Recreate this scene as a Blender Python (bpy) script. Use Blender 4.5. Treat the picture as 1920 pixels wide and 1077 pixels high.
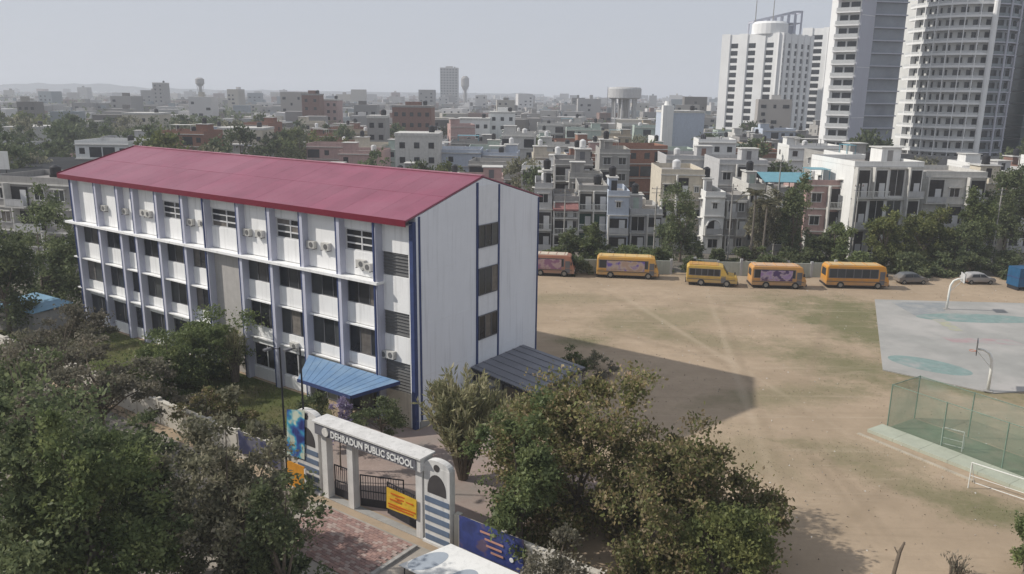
import bpy, math, random
import numpy as np
from mathutils import Vector, Matrix

for o in list(bpy.data.objects): bpy.data.objects.remove(o)
scene = bpy.context.scene
C = scene.collection
R = math.radians

# ------------------------------------------------------------------ camera
CAM_H, FPX, PITCH, ROLL = 24.0, 1487.15, R(13.6626), R(0.7151)
_f = Vector((0, math.cos(PITCH), -math.sin(PITCH))); _r0 = Vector((1, 0, 0)); _u0 = _r0.cross(_f)
_r = _r0 * math.cos(ROLL) + _u0 * math.sin(ROLL); _u = _u0 * math.cos(ROLL) - _r0 * math.sin(ROLL)
cd = bpy.data.cameras.new('camera'); cam = bpy.data.objects.new('camera', cd); C.objects.link(cam)
m = Matrix((( _r.x, _u.x, -_f.x, 0), (_r.y, _u.y, -_f.y, 0), (_r.z, _u.z, -_f.z, CAM_H), (0, 0, 0, 1)))
cam.matrix_world = m
cd.sensor_width = 36; cd.lens = 36 * FPX / 1920; cd.clip_start = 0.5; cd.clip_end = 20000
scene.camera = cam

# ------------------------------------------------------------------ sky, sun, exposure
SUN_TRAVEL = Vector((19.3, -1.1, -15.9)).normalized()
SUN_EL = math.asin(-SUN_TRAVEL.z); SUN_AZ = math.atan2(-SUN_TRAVEL.x, -SUN_TRAVEL.y)
w = bpy.data.worlds.new('World'); scene.world = w; w.use_nodes = True
nt = w.node_tree; nt.nodes.clear()
sky = nt.nodes.new('ShaderNodeTexSky'); sky.sky_type = 'NISHITA'; sky.sun_disc = False
sky.sun_elevation = SUN_EL; sky.sun_rotation = SUN_AZ; sky.dust_density = 1.2; sky.air_density = 1.0; sky.ozone_density = 2.0
hs = nt.nodes.new('ShaderNodeHueSaturation'); hs.inputs['Saturation'].default_value = 0.42; hs.inputs['Value'].default_value = 1.0
bg = nt.nodes.new('ShaderNodeBackground'); bg.inputs['Strength'].default_value = 0.1
wo = nt.nodes.new('ShaderNodeOutputWorld')
gm_ = nt.nodes.new('ShaderNodeGamma'); gm_.inputs['Gamma'].default_value = 0.2     # thick haze evens the vault out
tint = nt.nodes.new('ShaderNodeMix'); tint.data_type = 'RGBA'; tint.blend_type = 'MULTIPLY'; tint.inputs[0].default_value = 1; tint.inputs[7].default_value = (3.06, 3.2, 3.52, 1)
nt.links.new(sky.outputs[0], hs.inputs['Color']); nt.links.new(hs.outputs[0], gm_.inputs[0]); nt.links.new(gm_.outputs[0], tint.inputs[6]); nt.links.new(tint.outputs[2], bg.inputs[0]); nt.links.new(bg.outputs[0], wo.inputs[0])
sl = bpy.data.lights.new('sun', 'SUN'); sl.energy = 3.15; sl.angle = R(0.9); sl.color = (1.0, 0.945, 0.865)
sun = bpy.data.objects.new('sun', sl); C.objects.link(sun); sun.location = (-60, 0, 90)
sun.rotation_euler = SUN_TRAVEL.to_track_quat('-Z', 'Y').to_euler()
vs = scene.view_settings; vs.view_transform = 'Standard'; vs.look = 'None'; vs.gamma = 1; vs.use_curve_mapping = False
vs.exposure = 0.35
scene.render.engine = 'CYCLES'
cy = scene.cycles; cy.max_bounces = 6; cy.diffuse_bounces = 4; cy.glossy_bounces = 2; cy.transmission_bounces = 2
cy.transparent_max_bounces = 8; cy.volume_bounces = 1; cy.caustics_reflective = False; cy.caustics_refractive = False

# ------------------------------------------------------------------ pixel <-> world
def ray(x, y): return _f + _r * ((x - 960) / FPX) - _u * ((y - 538.5) / FPX)
O = Vector((0, 0, CAM_H))
def gp(x, y, z=0.0):
    d = ray(x, y); return O + d * ((z - CAM_H) / d.z)
def at(x, y, Y):
    d = ray(x, y); return O + d * (Y / d.y)
def pj(P):
    d = Vector(P) - O; z = d.dot(_f); return (960 + FPX * d.dot(_r) / z, 538.5 - FPX * d.dot(_u) / z, z)

# school frame: x to the right along the facade, y into the building
SYAW = 0.6172; SO = Vector((-6.811, 54.054, 0))
sx_ = Vector((math.cos(SYAW), -math.sin(SYAW), 0)); sy_ = Vector((math.sin(SYAW), math.cos(SYAW), 0))
def SW(x, y, z=0): return SO + sx_ * x + sy_ * y + Vector((0, 0, z))
def fac(px, py, yc=0.0):
    d = ray(px, py); t = ((SO - O).dot(sy_) + yc) / d.dot(sy_); P = O + d * t
    return (P - SO).dot(sx_), P.z

# ------------------------------------------------------------------ mesh helpers
class MB:
    def __init__(s): s.v = []; s.f = []; s.m = []
    def add(s, vs_, fs, mi=0):
        n = len(s.v); s.v += [tuple(p) for p in vs_]
        for q in fs: s.f.append(tuple(n + i for i in q)); s.m.append(mi)
        return s
    def box(s, x0, x1, y0, y1, z0, z1, mi=0):
        return s.add([(x0,y0,z0),(x1,y0,z0),(x1,y1,z0),(x0,y1,z0),(x0,y0,z1),(x1,y0,z1),(x1,y1,z1),(x0,y1,z1)],
                     [(0,3,2,1),(4,5,6,7),(0,1,5,4),(1,2,6,5),(2,3,7,6),(3,0,4,7)], mi)
    def obox(s, c, ux, uy, uz, mi=0):          # oriented box, half vectors
        c = Vector(c); P = []
        for k in (-1, 1):
            for a, b in ((-1,-1),(1,-1),(1,1),(-1,1)): P.append(c + ux*a + uy*b + uz*k)
        return s.add(P, [(0,3,2,1),(4,5,6,7),(0,1,5,4),(1,2,6,5),(2,3,7,6),(3,0,4,7)], mi)
    def bar(s, p, q, w_, h_=None, mi=0):
        p = Vector(p); q = Vector(q); d = q - p; h_ = h_ or w_
        up = Vector((0,0,1)) if abs(d.normalized().z) < .95 else Vector((0,1,0))
        sx = d.cross(up).normalized(); su = sx.cross(d).normalized()
        return s.obox((p+q)/2, d/2, sx*(w_/2), su*(h_/2), mi)
    def path(s, pts, rad, n=8, mi=0, cap=True):
        pts = [Vector(p) for p in pts]; base = len(s.v); prev = None
        for i, p in enumerate(pts):
            d = (pts[min(i+1, len(pts)-1)] - pts[max(i-1, 0)]).normalized()
            if prev is None: prev = Vector((1,0,0)) if abs(d.x) < .9 else Vector((0,1,0))
            e = (prev - d*prev.dot(d)).normalized(); g = d.cross(e); prev = e
            for k in range(n):
                t = 2*math.pi*k/n; s.v.append(tuple(p + (e*math.cos(t) + g*math.sin(t))*rad[i]))
        for i in range(len(pts)-1):
            for k in range(n):
                a = base+i*n+k; b = base+i*n+(k+1) % n
                s.f.append((a, b, b+n, a+n)); s.m.append(mi)
        if cap:
            s.f.append(tuple(base+k for k in range(n))[::-1]); s.m.append(mi)
            t = base+(len(pts)-1)*n; s.f.append(tuple(t+k for k in range(n))); s.m.append(mi)
        return s
    def tube(s, p, q, r0, r1=None, n=10, mi=0): return s.path([p, q], [r0, r0 if r1 is None else r1], n, mi)
    def prism(s, poly, z0, z1, mi=0):           # vertical prism, poly ccw
        n = len(poly); base = len(s.v)
        s.v += [(p[0], p[1], z0) for p in poly] + [(p[0], p[1], z1) for p in poly]
        s.f.append(tuple(range(base, base+n))[::-1]); s.m.append(mi)
        s.f.append(tuple(range(base+n, base+2*n))); s.m.append(mi)
        for i in range(n):
            j = (i+1) % n; s.f.append((base+i, base+j, base+n+j, base+n+i)); s.m.append(mi)
        return s
    def yprism(s, poly, y0, y1, mi=0, inset=0.0):  # poly in (x,z), extruded along y
        n = len(poly); base = len(s.v)
        s.v += [(p[0], y0, p[1]) for p in poly] + [(p[0], y1, p[1]) for p in poly]
        s.f.append(tuple(range(base, base+n))); s.m.append(mi)
        s.f.append(tuple(range(base+n, base+2*n))[::-1]); s.m.append(mi)
        for i in range(n):
            j = (i+1) % n; s.f.append((base+j, base+i, base+n+i, base+n+j)); s.m.append(mi)
        return s
    def mesh(s, name, mats, smooth=False):
        me = bpy.data.meshes.new(name); me.from_pydata(s.v, [], s.f)
        for mt in (mats if isinstance(mats, (list, tuple)) else [mats]): me.materials.append(mt)
        if len(me.materials) > 1: me.polygons.foreach_set('material_index', s.m)
        if smooth: me.polygons.foreach_set('use_smooth', [True]*len(me.polygons))
        me.update(); return me

def link(name, data, parent=None, loc=(0,0,0), rot=(0,0,0), scale=(1,1,1)):
    o = bpy.data.objects.new(name, data); C.objects.link(o); o.location = loc; o.rotation_euler = rot; o.scale = scale
    if parent is not None: o.parent = parent
    return o
def tag(o, label, cat, group=None):
    o['label'] = label; o['category'] = cat
    if group: o['group'] = group
    return o
def thing(name, label, cat, loc=(0,0,0), rz=0.0, group=None, scale=(1,1,1)):
    return tag(link(name, None, None, loc, (0,0,rz), scale), label, cat, group)
def part(name, mb, mats, parent, loc=(0,0,0), rz=0.0, smooth=False, label=None):
    o = link(name, mb.mesh(name, mats, smooth), parent, loc, (0,0,rz))
    if label: o['label'] = label
    return o
def struct(name, mb, mats, loc=(0,0,0), rz=0.0):
    o = link(name, mb.mesh(name, mats), None, loc, (0,0,rz)); o['kind'] = 'structure'; return o
def copy_tree(o, parent=None):
    c = o.copy(); C.objects.link(c); c.parent = parent
    for ch in list(o.children): copy_tree(ch, c)
    return c
ONES = ['', 'first','second','third','fourth','fifth','sixth','seventh','eighth','ninth','tenth','eleventh','twelfth','thirteenth','fourteenth','fifteenth','sixteenth','seventeenth','eighteenth','nineteenth']
def ordinal(n):
    if n < 20: return ONES[n]
    t, r = divmod(n, 10); T = ['','','twenty','thirty','forty','fifty','sixty','seventy','eighty','ninety'][t]
    return (T[:-1]+'ieth') if r == 0 else T+'-'+ONES[r]

# ------------------------------------------------------------------ materials
def mat(name, col, rough=0.85, var=0.18, scale=1.5, bump=0.0, bscale=20.0, metal=0.0, spec=0.3, streak=0.0, rnd=0.0, col2=None, scale2=0.25, thr=(0.45, 0.65), coords='Object'):
    mt = bpy.data.materials.new(name); mt.use_nodes = True; n = mt.node_tree.nodes; L = mt.node_tree.links
    b = n['Principled BSDF']; b.inputs['Roughness'].default_value = rough; b.inputs['Metallic'].default_value = metal
    b.inputs['Specular IOR Level'].default_value = spec
    tc = n.new('ShaderNodeTexCoord'); out = None
    def noise(sc, det=4.0, vec=None):
        q = n.new('ShaderNodeTexNoise'); q.inputs['Scale'].default_value = sc; q.inputs['Detail'].default_value = det; q.inputs['Roughness'].default_value = .6
        L.new(vec if vec is not None else tc.outputs[coords], q.inputs['Vector']); return q.outputs['Fac']
    def mixc(f_, a, b_, mode='MIX'):
        x = n.new('ShaderNodeMix'); x.data_type = 'RGBA'; x.blend_type = mode
        for sck, val in ((x.inputs[0], f_), (x.inputs[6], a), (x.inputs[7], b_)):
            if isinstance(val, (int, float)): sck.default_value = val
            elif isinstance(val, (tuple, list)): sck.default_value = (*val[:3], 1)
            else: L.new(val, sck)
        return x.outputs[2]
    def rampf(v, lo, hi):
        r = n.new('ShaderNodeMapRange'); r.inputs[1].default_value = lo; r.inputs[2].default_value = hi; L.new(v, r.inputs[0]); return r.outputs[0]
    out = mixc(rampf(noise(scale), .25, .75), tuple(c*(1-var) for c in col), tuple(min(1, c*(1+var)) for c in col))
    if col2 is not None:
        out = mixc(rampf(noise(scale2, 6), *thr), out, col2)
    if streak:
        mp = n.new('ShaderNodeMapping'); mp.inputs['Scale'].default_value = (2.2, 2.2, .12); L.new(tc.outputs['Object'], mp.inputs['Vector'])
        out = mixc(rampf(noise(1.4, 5, mp.outputs[0]), .52, .78), out, mixc(streak, out, tuple(c*.45 for c in col)))
    if rnd:
        oi = n.new('ShaderNodeObjectInfo'); out = mixc(rampf(oi.outputs['Random'], 0, 1), mixc(1.0, out, (1-rnd,)*3, 'MULTIPLY'), out)
    L.new(out, b.inputs['Base Color'])
    if bump:
        bp = n.new('ShaderNodeBump'); bp.inputs['Strength'].default_value = bump; bp.inputs['Distance'].default_value = .05
        L.new(noise(bscale, 6), bp.inputs['Height']); L.new(bp.outputs[0], b.inputs['Normal'])
    return mt

def leafmat(name, cols, trans=0.4):
    mt = bpy.data.materials.new(name); mt.use_nodes = True; n = mt.node_tree.nodes; L = mt.node_tree.links
    n.remove(n['Principled BSDF'])
    g = n.new('ShaderNodeNewGeometry'); cr = n.new('ShaderNodeValToRGB'); el = cr.color_ramp.elements
    while len(el) < len(cols): el.new(.5)
    for i, c in enumerate(cols): el[i].position = i/(len(cols)-1); el[i].color = (*c, 1)
    L.new(g.outputs['Random Per Island'], cr.inputs[0])
    oi = n.new('ShaderNodeObjectInfo'); hv = n.new('ShaderNodeHueSaturation'); mr = n.new('ShaderNodeMapRange')
    mr.inputs[3].default_value = .8; mr.inputs[4].default_value = 1.2; L.new(oi.outputs['Random'], mr.inputs[0]); L.new(mr.outputs[0], hv.inputs['Value'])
    tc = n.new('ShaderNodeTexCoord'); nz = n.new('ShaderNodeTexNoise'); nz.inputs['Scale'].default_value = .75; nz.inputs['Detail'].default_value = 3; L.new(tc.outputs['Object'], nz.inputs['Vector'])
    m3 = n.new('ShaderNodeMapRange'); m3.inputs[1].default_value = .3; m3.inputs[2].default_value = .7; m3.inputs[3].default_value = .62; m3.inputs[4].default_value = 1.42; L.new(nz.outputs['Fac'], m3.inputs[0])
    m4 = n.new('ShaderNodeMapRange'); m4.inputs[1].default_value = .3; m4.inputs[2].default_value = .7; m4.inputs[3].default_value = .525; m4.inputs[4].default_value = .478; L.new(nz.outputs['Fac'], m4.inputs[0])
    h2_ = n.new('ShaderNodeHueSaturation'); L.new(m3.outputs[0], h2_.inputs['Value']); L.new(m4.outputs[0], h2_.inputs['Hue']); L.new(cr.outputs[0], h2_.inputs['Color']); L.new(h2_.outputs[0], hv.inputs['Color'])
    d = n.new('ShaderNodeBsdfDiffuse'); t = n.new('ShaderNodeBsdfTranslucent'); mx = n.new('ShaderNodeMixShader'); mx.inputs[0].default_value = trans
    gl = n.new('ShaderNodeBsdfGlossy'); gl.inputs['Roughness'].default_value = .5; m2 = n.new('ShaderNodeMixShader'); m2.inputs[0].default_value = .012
    L.new(hv.outputs[0], d.inputs[0]); L.new(hv.outputs[0], t.inputs[0]); L.new(d.outputs[0], mx.inputs[1]); L.new(t.outputs[0], mx.inputs[2])
    L.new(mx.outputs[0], m2.inputs[1]); L.new(gl.outputs[0], m2.inputs[2]); L.new(m2.outputs[0], n['Material Output'].inputs['Surface'])
    return mt

def islandmat(name, cols, rough=.85):
    mt = bpy.data.materials.new(name); mt.use_nodes = True; n = mt.node_tree.nodes; L = mt.node_tree.links
    b = n['Principled BSDF']; b.inputs['Roughness'].default_value = rough
    g = n.new('ShaderNodeNewGeometry'); cr = n.new('ShaderNodeValToRGB'); cr.color_ramp.interpolation = 'CONSTANT'; el = cr.color_ramp.elements
    while len(el) < len(cols): el.new(.5)
    for i, c in enumerate(cols): el[i].position = i/len(cols); el[i].color = (*c, 1)
    L.new(g.outputs['Random Per Island'], cr.inputs[0]); L.new(cr.outputs[0], b.inputs['Base Color']); return mt

MW = dict(
 white=mat('white_paint', (.74,.74,.72), var=.06, scale=.6, streak=.35),
 schoolwhite=mat('school_white_paint', (.83,.83,.82), var=.06, scale=.5, streak=.42),
 lilac=mat('lilac_grey_paint', (.49,.50,.585), var=.08, scale=.5, streak=.3),
 navy=mat('navy_blue_paint', (.04,.06,.155), rough=.6, var=.2),
 gable=mat('light_grey_cladding', (.76,.785,.83), var=.05, scale=.25, streak=.34),
 gablepanel=mat('pale_grey_panel', (.74,.76,.79), var=.05, streak=.25),
 stair=mat('beige_grey_plaster', (.42,.40,.38), var=.08, streak=.3),
 louver=mat('grey_louvre', (.17,.17,.17), rough=.6, var=.15),
 roofred=mat('red_metal_roof', (.26,.064,.108), rough=.42, var=.12, scale=.35, spec=.6, col2=(.275,.082,.128), scale2=.10, streak=.25),
 fascia=mat('crimson_fascia', (.15,.01,.026), rough=.5, var=.1),
 bluemetal=mat('blue_metal_sheet', (.14,.24,.39), rough=.5, var=.15, scale=.6, col2=(.20,.30,.42), scale2=.5),
 greymetal=mat('grey_metal_sheet', (.17,.175,.20), rough=.5, var=.15, scale=.6),
 dark=mat('dark_metal', (.03,.03,.035), rough=.5, var=.2),
 shedwall=mat('shed_wall', (.10,.10,.11), var=.2),
 concrete=mat('concrete', (.34,.33,.31), var=.18, scale=.8, streak=.4, bump=.2),
 cream=mat('cream_plaster', (.55,.50,.41), var=.14, streak=.4),
 greyplaster=mat('grey_plaster', (.30,.29,.28), var=.15, streak=.5),
 midgrey=mat('light_grey_plaster', (.46,.46,.46), var=.12, streak=.45),
 brick=mat('red_brown_plaster', (.22,.13,.105), var=.2, streak=.3),
 pink=mat('dusty_pink_plaster', (.42,.29,.27), var=.15, streak=.4),
 paleblue=mat('pale_blue_plaster', (.45,.50,.58), var=.1, streak=.3),
 palegreen=mat('pale_green_plaster', (.40,.47,.42), var=.12, streak=.4),
 ochre=mat('ochre_plaster', (.37,.31,.23), var=.15, streak=.4), rawbrick=mat('raw_brick', (.27,.14,.10), var=.25, scale=3, streak=.3),
 slab=mat('white_slab_edge', (.54,.53,.50), var=.16, streak=.4),
 rooftop=mat('roof_screed', (.30,.285,.27), var=.25, scale=.5, col2=(.24,.225,.21), scale2=.3),
 glass=mat('window_glass', (.036,.040,.046), rough=.18, var=.5, scale=.6, spec=.5, rnd=.5),
 glass2=mat('dusty_glass', (.075,.08,.08), rough=.3, var=.4, scale=.8, spec=.5, rnd=.4), curtain=mat('curtained_glass', (.20,.18,.16), rough=.35, var=.35, scale=2.5, spec=.4, rnd=.4),
 greenglass=mat('green_tinted_glass', (.03,.075,.06), rough=.15, var=.3, spec=.5),
 interior=mat('recess_shade_dark', (.045,.042,.042), var=.3),  # near-black stands for shade in openings; some roof doors share it
 frame=mat('window_frame', (.62,.62,.62), rough=.5, var=.08),
 darkframe=mat('dark_window_frame', (.13,.13,.14), rough=.5, var=.1),
 tankblack=mat('black_plastic', (.025,.025,.028), rough=.45, var=.2),
 tankwhite=mat('white_plastic', (.6,.6,.6), rough=.5, var=.1),
 acbody=mat('ac_casing', (.50,.49,.46), rough=.5, var=.1), acfan=mat('ac_fan_grille', (.12,.12,.12), rough=.6),
 wood=mat('tree_bark', (.16,.13,.10), rough=.95, var=.3, scale=4, bump=.5),
 tyre=mat('tyre_rubber', (.018,.018,.018), rough=.9), rim=mat('wheel_rim', (.25,.24,.22), rough=.5, metal=.5),
 whitepole=mat('white_pole_paint', (.72,.72,.68), rough=.5, var=.08),
 teal=mat('faded_teal_paint', (.20,.275,.26), var=.15, col2=(.315,.32,.31), scale2=.55, thr=(.5,.74)),
 tealroof=mat('teal_roof_sheet', (.13,.30,.36), rough=.5, var=.15),
)
WHEELS = {}

# ------------------------------------------------------------------ ground
def groundmat(name, base, base2, patches, pcol, rough=.95, nsc=.35, tracks=False):
    mt = mat(name, base, rough=rough, var=.11, scale=nsc*3, bump=.35, bscale=3.0, spec=.1, col2=base2, scale2=nsc*.5, thr=(.42, .66))
    n = mt.node_tree.nodes; L = mt.node_tree.links; b = n['Principled BSDF']; tc = [k for k in n if k.type == 'TEX_COORD'][0]
    cur = b.inputs['Base Color'].links[0].from_socket
    nz = n.new('ShaderNodeTexNoise'); nz.inputs['Scale'].default_value = .3; nz.inputs['Detail'].default_value = 9; nz.inputs['Roughness'].default_value = .78
    L.new(tc.outputs['Object'], nz.inputs['Vector'])
    for (px_, py_, rx, ry, rz, st, *pc_) in patches:
        mp = n.new('ShaderNodeMapping'); mp.vector_type = 'TEXTURE'
        mp.inputs['Location'].default_value = (px_, py_, 0); mp.inputs['Rotation'].default_value = (0, 0, rz); mp.inputs['Scale'].default_value = (rx, ry, 1)
        L.new(tc.outputs['Object'], mp.inputs['Vector'])
        ln = n.new('ShaderNodeVectorMath'); ln.operation = 'LENGTH'; L.new(mp.outputs[0], ln.inputs[0])
        ma = n.new('ShaderNodeMath'); ma.operation = 'MULTIPLY_ADD'; L.new(nz.outputs['Fac'], ma.inputs[0]); ma.inputs[1].default_value = -3.2; 
        sb = n.new('ShaderNodeMath'); sb.operation = 'ADD'; L.new(ln.outputs['Value'], sb.inputs[0]); sb.inputs[1].default_value = 1.6; L.new(sb.outputs[0], ma.inputs[2])
        mr = n.new('ShaderNodeMapRange'); mr.inputs[1].default_value = 1.25; mr.inputs[2].default_value = .35; mr.inputs[4].default_value = st; L.new(ma.outputs[0], mr.inputs[0])
        mx = n.new('ShaderNodeMix'); mx.data_type = 'RGBA'; L.new(mr.outputs[0], mx.inputs[0]); L.new(cur, mx.inputs[6]); mx.inputs[7].default_value = (*(pc_[0] if pc_ else pcol), 1); cur = mx.outputs[2]
    if tracks:     # fine grit and long worn wheel marks
        for (rz, sc, lo, hi, colr, amt) in ((.35,(.05,.9,1),.55,.72,(.25,.195,.135),.5),(-.55,(.06,.8,1),.56,.74,(.47,.385,.29),.45),(0.05,(.04,.7,1),.57,.75,(.24,.19,.135),.4),(0,(2.6,2.6,1),.5,.8,(.27,.215,.15),.45)):
            mp = n.new('ShaderNodeMapping'); mp.inputs['Rotation'].default_value = (0,0,rz); mp.inputs['Scale'].default_value = sc; L.new(tc.outputs['Object'], mp.inputs['Vector'])
            q = n.new('ShaderNodeTexNoise'); q.inputs['Scale'].default_value = 1.0; q.inputs['Detail'].default_value = 8; q.inputs['Roughness'].default_value = .7; q.inputs['Distortion'].default_value = .6; L.new(mp.outputs[0], q.inputs['Vector'])
            r = n.new('ShaderNodeMapRange'); r.inputs[1].default_value = lo; r.inputs[2].default_value = hi; r.inputs[4].default_value = amt; L.new(q.outputs['Fac'], r.inputs[0])
            mx = n.new('ShaderNodeMix'); mx.data_type = 'RGBA'; L.new(r.outputs[0], mx.inputs[0]); L.new(cur, mx.inputs[6]); mx.inputs[7].default_value = (*colr, 1); cur = mx.outputs[2]
    L.new(cur, b.inputs['Base Color']); return mt

def sheet(name, pts, z, mt):
    n = len(pts); mb = MB(); mb.add([(p[0], p[1], z) for p in pts], [tuple(range(n))]); return struct(name, mb, mt)

g_city = groundmat('city_earth', (.16,.145,.125), (.20,.185,.16), [], (0,0,0), nsc=.05)
sheet('ground', [(-4500,-500),(4500,-500),(4500,6500),(-4500,6500)], -.03, g_city)
P_ = lambda x, y: gp(x, y)
pat = []; rng_t = random.Random(8)
for (x, y, rx, ry, rz, st) in [(1592,612,5,12,.3,1.0),(1605,585,6,6,0,1.0),(1230,600,9,5,.4,.55),(1330,640,8,3,-.5,.5),(1560,680,4,8,.4,.7),(1500,740,9,2.5,.3,.6),(1600,850,5,2,-.5,.5),
                              (1780,720,12,2.2,-.7,.9),(1700,905,7,2,-.8,.55),(1880,965,5,2,-.6,.9),(1050,560,8,3,.1,.45),(1090,640,3,2,0,.8),(1480,560,10,3,0,.4),(1420,850,3,5,0,.35)]:
    p = gp(x, y); pat.append((p.x, p.y, rx, ry, rz, st))
for (xa, ya, xb, yb_, wd_) in [(1130,545,1480,760,.45),(1150,545,1510,765,.45),(1330,560,1450,900,.4),(1345,560,1475,900,.4),(1560,560,1500,760,.5),(1250,560,1600,600,.5),(1060,600,1400,690,.5),(1480,800,1640,1010,.4),(1505,800,1665,1005,.4),(1700,880,1560,1010,.5)]:
    p, q = gp(xa, ya), gp(xb, yb_); d_ = q-p; pat.append(((p.x+q.x)/2, (p.y+q.y)/2, d_.length*.55, wd_, math.atan2(d_.y, d_.x), .36, rng_t.choice([(.25,.195,.135),(.46,.375,.28)])))
dirt = groundmat('dry_dirt', (.385,.30,.215), (.315,.245,.172), pat, (.165,.158,.085), nsc=.22, tracks=True)
sheet('sports_ground', [(-45,18),(130,18),(130,108.5),(-45,108.5)], -.006, dirt)
lawnm = groundmat('lawn_soil', (.085,.105,.035), (.13,.115,.06), [], (0,0,0), nsc=.4)
sheet('lawn', [SW(x, y) for x, y in ((-52,-10),(-3.5,-10),(-3.5,-4.5),(-9,-.4),(-52,-.4))], .012, lawnm)
drivem = mat('paved_drive', (.32,.25,.22), var=.14, scale=1.2, bump=.3, bscale=8, col2=(.26,.225,.2), scale2=.3)
sheet('driveway', [SW(x, y) for x, y in ((-3.4,-10.2),(15,-10.2),(15,2),(0.2,4),(0.2,-.2),(-6,-.2),(-3.4,-4.5))], .012, drivem)
roadm = mat('worn_road', (.20,.18,.16), var=.18, scale=.9, bump=.3, bscale=6, col2=(.28,.25,.21), scale2=.2)
sheet('road', [SW(x, y) for x, y in ((-80,-11.6),(2.2,-11.6),(2.2,-30),(-80,-30))], .004, roadm)
sheet('forecourt', [SW(x, y) for x, y in ((2.2,-30),(2.2,-11.4),(24,-11.4),(24,-30))], .002, mat('dusty_concrete', (.36,.325,.285), var=.14, scale=.8, bump=.25, col2=(.27,.25,.21), scale2=.25))
# block paving before the gate: one brick-size piece each
rng = random.Random(5)
pav = thing('block_paving', 'pinkish red block paving in front of the gateway', 'paving', SW(3.0,-11.6,.0), -SYAW)
base = MB(); base.box(0,7.2,-4.2,0,.0,.03); part('bedding', base, mat('paving_joint', (.2,.17,.15)), pav)
brm = [MB().box(.012,.348,.012,.188,.03,.07).mesh('brick', mat('paver_%d' % i, c, rough=.9, var=.15, scale=3, rnd=.2)) for i, c in enumerate([(.36,.235,.205),(.42,.33,.295),(.30,.20,.18)])]
k = 0
bigs = MB()
for j in range(21):
    for i in range(21):
        if i == 20 and j % 2: continue
        x, y = i*.36 - (.18 if j % 2 else 0), -4.2 + j*.2
        if x < 0 or x > 6.85: continue
        if j < 15: link('brick', rng.choice(brm), pav, (x, y, rng.uniform(-.006,.006)))
        else: bigs.box(x+.012, x+.348, y+.012, y+.188, .03, .07, rng.randrange(3))
o = part('brick_field', bigs, [b_.materials[0] for b_ in brm], pav); o['kind'] = 'stuff'
kb = thing('stone_kerb', 'pale stone kerb edging the block paving before the gate', 'kerb', SW(10.3,-11.6), -SYAW)
for i in range(8): part('kerb_stone', MB().box(0,.22,-.55,-.01,0,.16), MW['concrete'], kb, (0, -i*.56, 0))

# ------------------------------------------------------------------ basketball court
courtm = mat('court_concrete', (.315,.312,.295), spec=.05, var=.1, scale=.4, bump=.1, col2=(.40,.385,.365), scale2=.15)
cA, cB, cC = gp(1640,563), gp(1655,695), gp(1800,726)
cpoly = [(cA.x,cA.y),(cB.x,cB.y),(cC.x,cC.y),(gp(1862,739).x,gp(1862,739).y),(gp(1930,735).x,gp(1930,735).y),(78,70),(78,92.5)]
mb = MB(); mb.prism(cpoly, 0, .10); court = struct('sports_court', mb, courtm)
def ell(cx_, cy_, rx, ry, rz, a0, a1, n=28, inner=None):
    P = []
    for i in range(n+1):
        t = a0+(a1-a0)*i/n; x, y = rx*math.cos(t), ry*math.sin(t)
        P.append((cx_+x*math.cos(rz)-y*math.sin(rz), cy_+x*math.sin(rz)+y*math.cos(rz)))
    return P
def marking(name, poly, z, mt, label):
    mb = MB(); mb.add([(p[0], p[1], z) for p in poly], [tuple(range(len(poly)))])
    o = link(name, mb.mesh(name, mt), court); o['label'] = label; return o
c1 = gp(1742,685,.1); c2 = gp(1830,597,.1); c3 = gp(1830,638,.1)
marking('court_marking', ell(c1.x,c1.y,3.6,1.9,-.72,0,2*math.pi), .104, MW['teal'], 'faded teal oval painted on the near end of the court')
marking('court_marking', ell(c2.x,c2.y,6.6,1.9,-.05,0,2*math.pi), .104, MW['teal'], 'faded teal oval painted on the far end of the court')
pinkp = mat('faded_pink_paint', (.36,.265,.265), var=.1, col2=(.33,.325,.31), scale2=.6, thr=(.4,.6))
marking('court_marking', [(c3.x-3.2,c3.y+.9),(c3.x-2.8,c3.y-.9),(c3.x+4.2,c3.y-1.6),(c3.x+3.6,c3.y+.4)], .104, pinkp, 'faded pink strip painted across the middle of the court')
greyp = mat('court_grey_paint', (.245,.26,.265), var=.1, col2=(.32,.32,.31), scale2=.5)
g1, g2, g3 = gp(1672,567,.1), gp(1715,592,.1), gp(1772,584,.1)
marking('court_marking', [(g1.x,g1.y),(g2.x,g2.y),(g3.x,g3.y),(gp(1772,568,.1).x,gp(1772,568,.1).y)], .108, greyp, 'grey painted wedge in the far left corner of the court')
yl = mat('faded_yellow_paint', (.36,.355,.25), var=.1, col2=(.33,.327,.31), scale2=.9, thr=(.4,.6)); y1 = gp(1775,610,.1)
marking('court_marking', [(y1.x-.6,y1.y-2.2),(y1.x+.7,y1.y-2.3),(y1.x+.9,y1.y+2.4),(y1.x-.4,y1.y+2.4)], .112, yl, 'pale yellow patch under the far basketball pole')

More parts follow.
